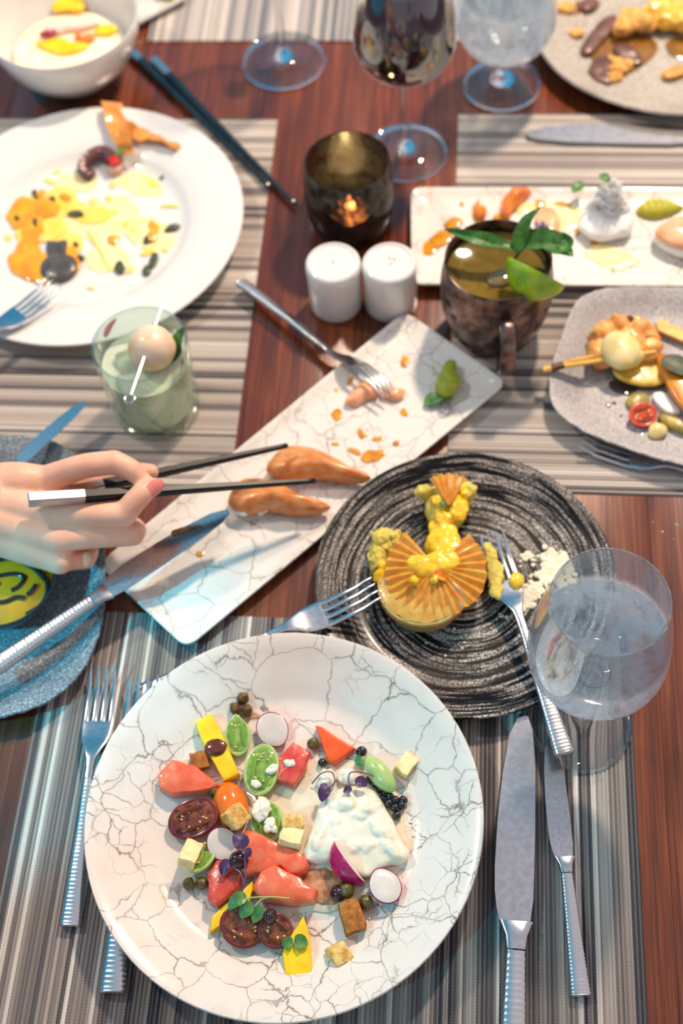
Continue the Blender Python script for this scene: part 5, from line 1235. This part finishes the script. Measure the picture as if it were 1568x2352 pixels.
part('fish_slice', M('pale_fish', (238, 190, 150), (228, 150, 92), scale=60, rough=.2, coat=.5, sss=.3), t, lambda bm: slab(bm, pxs([(1498, 530), (1530, 505), (1580, 495), (1640, 520), (1660, 560), (1620, 580), (1560, 568), (1520, 552)], nz+.016), nz+.0115, .0070, dome=.4, amp=.0010, step=.004))

# ---------------------------------------------------------------- right grey plate: skewers and vegetables
zg = ZG
SQUID = M('grilled_seafood', (242, 186, 104), (222, 128, 50), scale=110, lo=.35, hi=.65, rough=.35, coat=.3, sss=.2, bump=.4, bscale=240)
CHAR = M('charred_tips', (70, 34, 22), rough=.6)
SCAL = M('pale_scallop', (244, 228, 172), (226, 196, 106), scale=50, rough=.25, coat=.4, sss=.3)
BAMB = M('bamboo', (236, 192, 96), (216, 164, 66), scale=200, rough=.5, stretch=(.2, 1, 1))
BARK = M('bamboo_dark_band', (84, 40, 24), rough=.5)
EGGP = M('grilled_eggplant_flesh', (236, 204, 96), (206, 158, 48), scale=110, rough=.4, coat=.3, bump=.3, bscale=300)
EGGS = M('eggplant_skin', (60, 44, 30), rough=.3)
SQUASH = M('orange_squash', (226, 142, 12), (190, 104, 8), scale=60, rough=.3, coat=.4)
ZUCC = M('grilled_zucchini', (176, 156, 62), (110, 96, 34), scale=90, rough=.35, coat=.3, stretch=(1, .3, 1))
g = lambda x, y, z=.0: P(x, y, zg+z)
sk = thing('bamboo_skewer', V((g(1248, 848, .018).x, g(1248, 848, .018).y, zg+.016)), 'bamboo skewer with a dark band poking out to the left over the grey plate rim', 'skewer')
for dz in (-1, 1):
    part('prong', BAMB, sk, lambda bm: tube(bm, [g(1290, 838+3*dz, .0185), g(1400, 818+7*dz, .018), g(1505, 802+6*dz, .018)], .0021, 8, 4))
part('handle', BAMB, sk, lambda bm: tube(bm, [g(1246, 849, .0185), g(1292, 838, .0185)], .0031, 10, 4, .7))
part('band', BARK, sk, lambda bm: tube(bm, [g(1266, 846, .0185), g(1293, 838, .0185)], .0036, 10, 4, .75))
def ruff(bm):
    for i in range(15):
        a = radians(-20+i*17); blob(bm, g(1432+62*cos(a), 795-58*sin(a)*.9, .012+.004*sin(i*2.1)), .0095, .0078, .0075, a, .0022, 180, 3, seed=i)
    blob(bm, g(1438, 780, .010), .021, .018, .009, 0, .002, 120, 4)
    blob(bm, g(1480, 810, .013), .013, .008, .006, .5, .002, 150, 3); blob(bm, g(1505, 798, .014), .007, .0055, .005, .3, .001, 150, 3)
sq = remeshed(simple('grilled_squid', SQUID, 'frilly orange grilled squid piece on the skewer', 'squid', ruff), .0013, 1)
part('charred_edge', CHAR, sq, lambda bm: [blob(bm, g(x, y, z), r, r, r*.7, 0, .0008, 240, 3, seed=x) for x, y, z, r in ((1446, 733, .018, .0038), (1386, 755, .016, .003), (1514, 797, .0155, .0036), (1374, 775, .014, .0026), (1490, 780, .018, .003))])
simple('scallop', SCAL, 'smooth pale scallop piece threaded on the skewer', 'scallop', lambda bm: (blob(bm, g(1424, 805, .020), .0175, .0190, .0105, .2, .0010, 70, 4), blob(bm, g(1445, 820, .018), .013, .010, .008, .4, .001, 70, 4)))
sk2 = simple('bamboo_skewer', BAMB, 'flat bamboo skewer end lying at the upper right of the grey plate', 'skewer', lambda bm: slab(bm, pxs([(1504, 742), (1520, 735), (1640, 795), (1632, 812), (1512, 760)], zg+.006), zg+.003, .0040, crisp=True, sm=0))
egg = thing('eggplant_slice', V((g(1470, 855).x, g(1470, 855).y, zg)), 'half-moon grilled eggplant slice below the scallop', 'eggplant')
ep = [(1400, 845), (1440, 835), (1490, 822), (1530, 845), (1535, 880), (1500, 893), (1450, 888), (1412, 872)]
part('skin', EGGS, egg, lambda bm: slab(bm, pxs(ep, zg+.003), zg, .0050, crisp=True, dome=0, step=.004))
part('flesh', EGGP, egg, lambda bm: slab(bm, [p+V((0, .0012, 0)) for p in pxs(ep, zg+.006)], zg+.0051, .0038, dome=.15, amp=.0008, step=.004))
simple('squash_slice', SQUASH, 'glossy orange squash slice curving down the right of the grey plate', 'squash', lambda bm: slab(bm, pxs([(1500, 815), (1530, 812), (1590, 840), (1640, 920), (1620, 990), (1568, 945), (1535, 900), (1515, 850)], zg+.012), zg+.0095, .0060, dome=.3, amp=.0018, step=.004))
simple('basil_leaf', HERB, 'dark green wilted leaf lying on the orange squash slice', 'leaf', lambda bm: leaf(bm, [g(1520, 822, .019), g(1545, 835, .020), g(1580, 850, .019), g(1610, 855, .018)], .010, .2))
cht = half_tomato(1476, 952, 34, 27, .0085, radians(20), radians(16), REDT, M('bright_tomato_pulp', (216, 84, 34), (176, 34, 22), scale=150, rough=.15, coat=.5), 'bright red cherry tomato half at the lower middle of the grey plate', z=ZG, tdir=.4)
simple('white_cheese', M('white_cheese_slab', (242, 240, 232), rough=.5, sss=.3), 'white cheese slab under the squash slice on the grey plate', 'cheese', lambda bm: slab(bm, pxs([(1494, 906), (1525, 900), (1548, 930), (1566, 950), (1535, 954), (1508, 932)], zg+.003), zg, .0055, crisp=True, sm=1, step=.004, amp=.0006))
simple('zucchini_slice', ZUCC, 'pale olive zucchini slice behind the cherry tomato half', 'zucchini', lambda bm: slab(bm, pxs([(1430, 922), (1455, 900), (1490, 905), (1494, 930), (1455, 945)], zg+.003), zg, .0050, amp=.0008, step=.004))
simple('zucchini_slice', ZUCC, 'long dark green zucchini slice right of the cherry tomato half', 'zucchini', lambda bm: slab(bm, pxs([(1508, 950), (1540, 955), (1600, 985), (1640, 1000), (1620, 1015), (1545, 988), (1512, 966)], zg+.003), zg, .0060, amp=.0008, step=.004))
simple('onion_piece', SCAL, 'translucent yellow onion piece below the cherry tomato half', 'onion', lambda bm: slab(bm, pxs([(1486, 985), (1500, 968), (1530, 975), (1534, 995), (1510, 1008), (1488, 1002)], zg+.003), zg, .0060, dome=.5, amp=.001, step=.003))
drops('dark_juice', M('dark_juice', (54, 48, 44), rough=.15, coat=.5), 'dark grilled juice spots on the grey plate', [(1430, 890, 30, 16, .3), (1396, 930, 5, 5, 0), (1410, 926, 5, 4, 0), (1475, 998, 6, 4, 0), (1425, 955, 4, 4, 0)], zg, .0004)

# ---------------------------------------------------------------- far right plate
FRIED = M('fried_batter', (232, 180, 98), (206, 140, 62), scale=120, rough=.7, bump=.8, bscale=320)
BEEF = M('brown_beef_slice', (118, 78, 66), (92, 56, 48), scale=110, rough=.35, coat=.3)
YNOOD = M('yellow_noodles', (244, 196, 84), (226, 166, 40), scale=110, rough=.4, coat=.3, bump=.6, bscale=260)
tz = ZT
h = lambda x, y, z=0.0: P(x, y, tz+z)
simple('brown_sauce', M('brown_sauce', (150, 104, 40), (116, 78, 30), scale=70, rough=.2, coat=.5), 'brown oily sauce film on the far right plate', 'sauce', lambda bm: [slab(bm, pxs(l, tz), tz, .0006, amp=.0006, step=.004) for l in ([(1330, 90), (1400, 60), (1480, 70), (1520, 110), (1480, 150), (1430, 180), (1370, 160)], [(1520, 90), (1600, 80), (1620, 130), (1540, 140)], [(1290, 5), (1350, 0), (1360, 30), (1310, 40)])])['kind'] = 'stuff'
simple('beef_slice', BEEF, 'brown meat slice curving down the far right plate, left of the fried pieces', 'meat', lambda bm: slab(bm, pxs([(1330, 112), (1350, 80), (1385, 40), (1420, 30), (1410, 70), (1380, 100), (1360, 125), (1335, 128)], tz+.004), tz, .0060, amp=.0016, step=.004))
simple('beef_slice', BEEF, 'brown meat slice nearest the rim of the far right plate', 'meat', lambda bm: slab(bm, pxs([(1345, 165), (1365, 130), (1395, 125), (1410, 150), (1400, 180), (1404, 198), (1370, 190)], tz+.004), tz, .0060, amp=.0016, step=.004))
simple('beef_slice', BEEF, 'brown meat slice below the fried nugget on the far right plate', 'meat', lambda bm: slab(bm, pxs([(1400, 108), (1430, 95), (1460, 110), (1478, 140), (1470, 152), (1430, 140)], tz+.004), tz, .0055, amp=.0014, step=.004))
simple('beef_slice', BEEF, 'brown meat slice at the top edge of the far right plate', 'meat', lambda bm: slab(bm, pxs([(1325, 8), (1350, -8), (1380, 0), (1370, 22), (1335, 28)], tz+.004), tz, .0060, amp=.0014, step=.004))
remeshed(simple('fried_nugget', FRIED, 'lumpy golden fried nugget on the far right plate', 'fried food', lambda bm: [blob(bm, h(x, y, .011), .012, .011, .009, .3, .003, 130, 4, seed=x) for x, y in ((1432, 62), (1458, 48), (1480, 52), (1446, 40))]), .0015, 1)
remeshed(simple('fried_noodles', YNOOD, 'bright yellow fried piece at the right edge of the far right plate', 'fried food', lambda bm: [blob(bm, h(x, y, .012), .014, .013, .010, .3, .0036, 130, 4, seed=x) for x, y in ((1505, 25), (1535, 20), (1565, 28), (1600, 30), (1530, 42), (1570, 48))]), .0015, 1)
for x, y, r, lab in ((1425, 152, .012, 'crumbly fried bit beside the lower meat slices'), (1402, 136, .0065, 'small fried bit on the lower meat slice'), (1410, 178, .009, 'flat fried bit near the rim of the far right plate'), (1296, 18, .011, 'fried bit at the far left of the far right plate'), (1324, 75, .008, 'small pale fried bit at the left of the meat slices')):
    simple('fried_bit', FRIED, lab, 'fried food', lambda bm: blob(bm, h(x, y, r*.4), r, r*.7, r*.5, .3, r*.25, 160, 4, seed=x, flat=tz+.0004), group='fried bits on the far right plate')
simple('fried_chip', TORT, 'flat golden chip at the lower right of the far right plate', 'fried food', lambda bm: slab(bm, pxs([(1518, 166), (1545, 155), (1580, 150), (1585, 166), (1540, 182), (1522, 180)], tz+.004), tz+.001, .0050, crisp=True, sm=1, step=.004, amp=.0006))

# ---------------------------------------------------------------- far left bowl and far plate
bz = BWC.z
simple('creamy_soup', M('creamy_soup', (250, 240, 214), (248, 228, 176), scale=40, rough=.3, coat=.3), 'pale creamy food filling the bottom of the far left bowl', 'soup', lambda bm: lathe(bm, [(0, .0125), (.034, .014), (.050, .026), (.0575, .034), (.050, .036), (0, .037)], BWC, 48), loc=BWC)
bw = lambda x, y, z=.037: P(x, y, bz+z)
simple('yellow_sauce', MANGO, 'bright yellow sauce at the front of the far left bowl', 'sauce', lambda bm: slab(bm, pxs([(72, 98), (110, 90), (140, 86), (165, 98), (205, 96), (200, 110), (165, 122), (135, 126), (105, 112)], bz+.0395), bz+.0370, .0035, dome=.5, amp=.001, step=.004))
simple('yellow_sauce', MANGO, 'bright yellow sauce at the back of the far left bowl', 'sauce', lambda bm: slab(bm, pxs([(120, 30), (118, 5), (150, -20), (190, -15), (198, 10), (185, 30), (150, 24)], bz+.0395), bz+.0370, .0050, dome=.4, amp=.0014, step=.004))
simple('lemon_piece', MANGO, 'small yellow piece at the right of the far left bowl', 'fruit', lambda bm: blob(bm, bw(243, 70, .0385), .012, .008, .004, .2, .0012, 120, 4))
simple('pink_fish_slice', M('pink_fish', (246, 214, 200), rough=.3, sss=.3, coat=.3), 'pale pink fish slice across the middle of the far left bowl', 'fish', lambda bm: slab(bm, pxs([(95, 62), (110, 42), (150, 36), (220, 38), (236, 46), (200, 62), (150, 68), (120, 76)], bz+.042), bz+.0375, .0055, dome=.3, amp=.0015, step=.004))
simple('red_onion', M('red_onion', (158, 26, 62), rough=.3, coat=.3), 'dark red onion sliver in the far left bowl', 'onion', lambda bm: tube(bm, [bw(94, 80, .041), bw(112, 78, .043), (bw(128, 70, .043))], [.0030, .0042, .0016], 10, 5))
simple('fried_bit', ORCRISP, 'small orange fried bit at the front of the far left bowl', 'fried food', lambda bm: [blob(bm, bw(x, y, .040), .0062, .005, .004, 0, .0014, 180, 3, seed=x) for x, y in ((184, 82), (205, 86), (196, 92))])
simple('green_wedge', WASABI, 'green wedge on the white platter at the top edge', 'fruit', lambda bm: slab(bm, pxs([(350, -12), (375, -4), (398, 2), (404, -10), (380, -22)], .010), .0064, .010, dome=.3, step=.004))

# ---------------------------------------------------------------- green dip
GDIP = M('green_dip', (252, 166, 24), (236, 152, 24), scale=60, rough=.35, coat=.2, bump=.3, bscale=140)
SWIRL = M('black_swirl_sauce', (20, 34, 38), rough=.2, coat=.5)
simple('green_dip', GDIP, 'yellow-green dip filling the small dark bowl', 'dip', lambda bm: lathe(bm, [(0, .0064), (.0238, .0068), (.0345, .0125), (.0402, .0218), (.0385, .0232), (.02, .0252), (0, .0256)], DBC, 48, rf=lambda a, z, r: 1), loc=DBC)
dz = DBC.z+.0250
sw = lambda l: [P(x, y, dz+.0010) for x, y in l]
tsw = thing('sauce_swirl', V((DBC.x, DBC.y, dz)), 'dark sauce swirls piped on the yellow-green dip', 'sauce')
for l, r in (([(-60, 1300), (-20, 1290), (18, 1282), (50, 1290), (84, 1308), (104, 1330)], .0024), ([(-40, 1330), (0, 1322), (34, 1318), (56, 1326), (44, 1346), (26, 1356)], .0020), ([(82, 1342), (74, 1356), (62, 1366)], .0019), ([(-30, 1384), (10, 1382), (36, 1372), (56, 1374)], .0020), ([(-60, 1350), (-30, 1352), (0, 1340)], .0018), ([(108, 1330), (110, 1362), (92, 1392), (60, 1412)], .0022)):
    part('swirl', SWIRL, tsw, lambda bm: tube(bm, sw(l), r, 8, 5, .55))
# drops of water on the wood
simple('water_drops', WATER, 'small water drops on the wood right of the black plate', 'water', lambda bm: [blob(bm, P(x, y, .0002), r, r*.8, .0006, 0, 0, 1, 2, flat=.0001) for x, y, r in ((1520, 1222, .0016), (1546, 1240, .0012), (1553, 1205, .002), (1530, 1395, .0012), (1500, 1200, .0008), (1560, 1270, .001))], kind='stuff')

simple('sauce_smear', M('brown_residue', (110, 72, 24), (70, 44, 16), scale=300, rough=.3, coat=.3), 'brown food smear stuck on the blade of the long knife', 'sauce', lambda bm: (slab(bm, pxs([(390, 1222), (402, 1214), (430, 1208), (462, 1203), (470, 1208), (440, 1218), (410, 1226), (396, 1230)], .0410), .0398, .0010, amp=.0006, freq=300, step=.002)))
# ---------------------------------------------------------------- lift everything to table height
for o in list(SC.objects):
    if o.parent is None: o.location.z += TZ
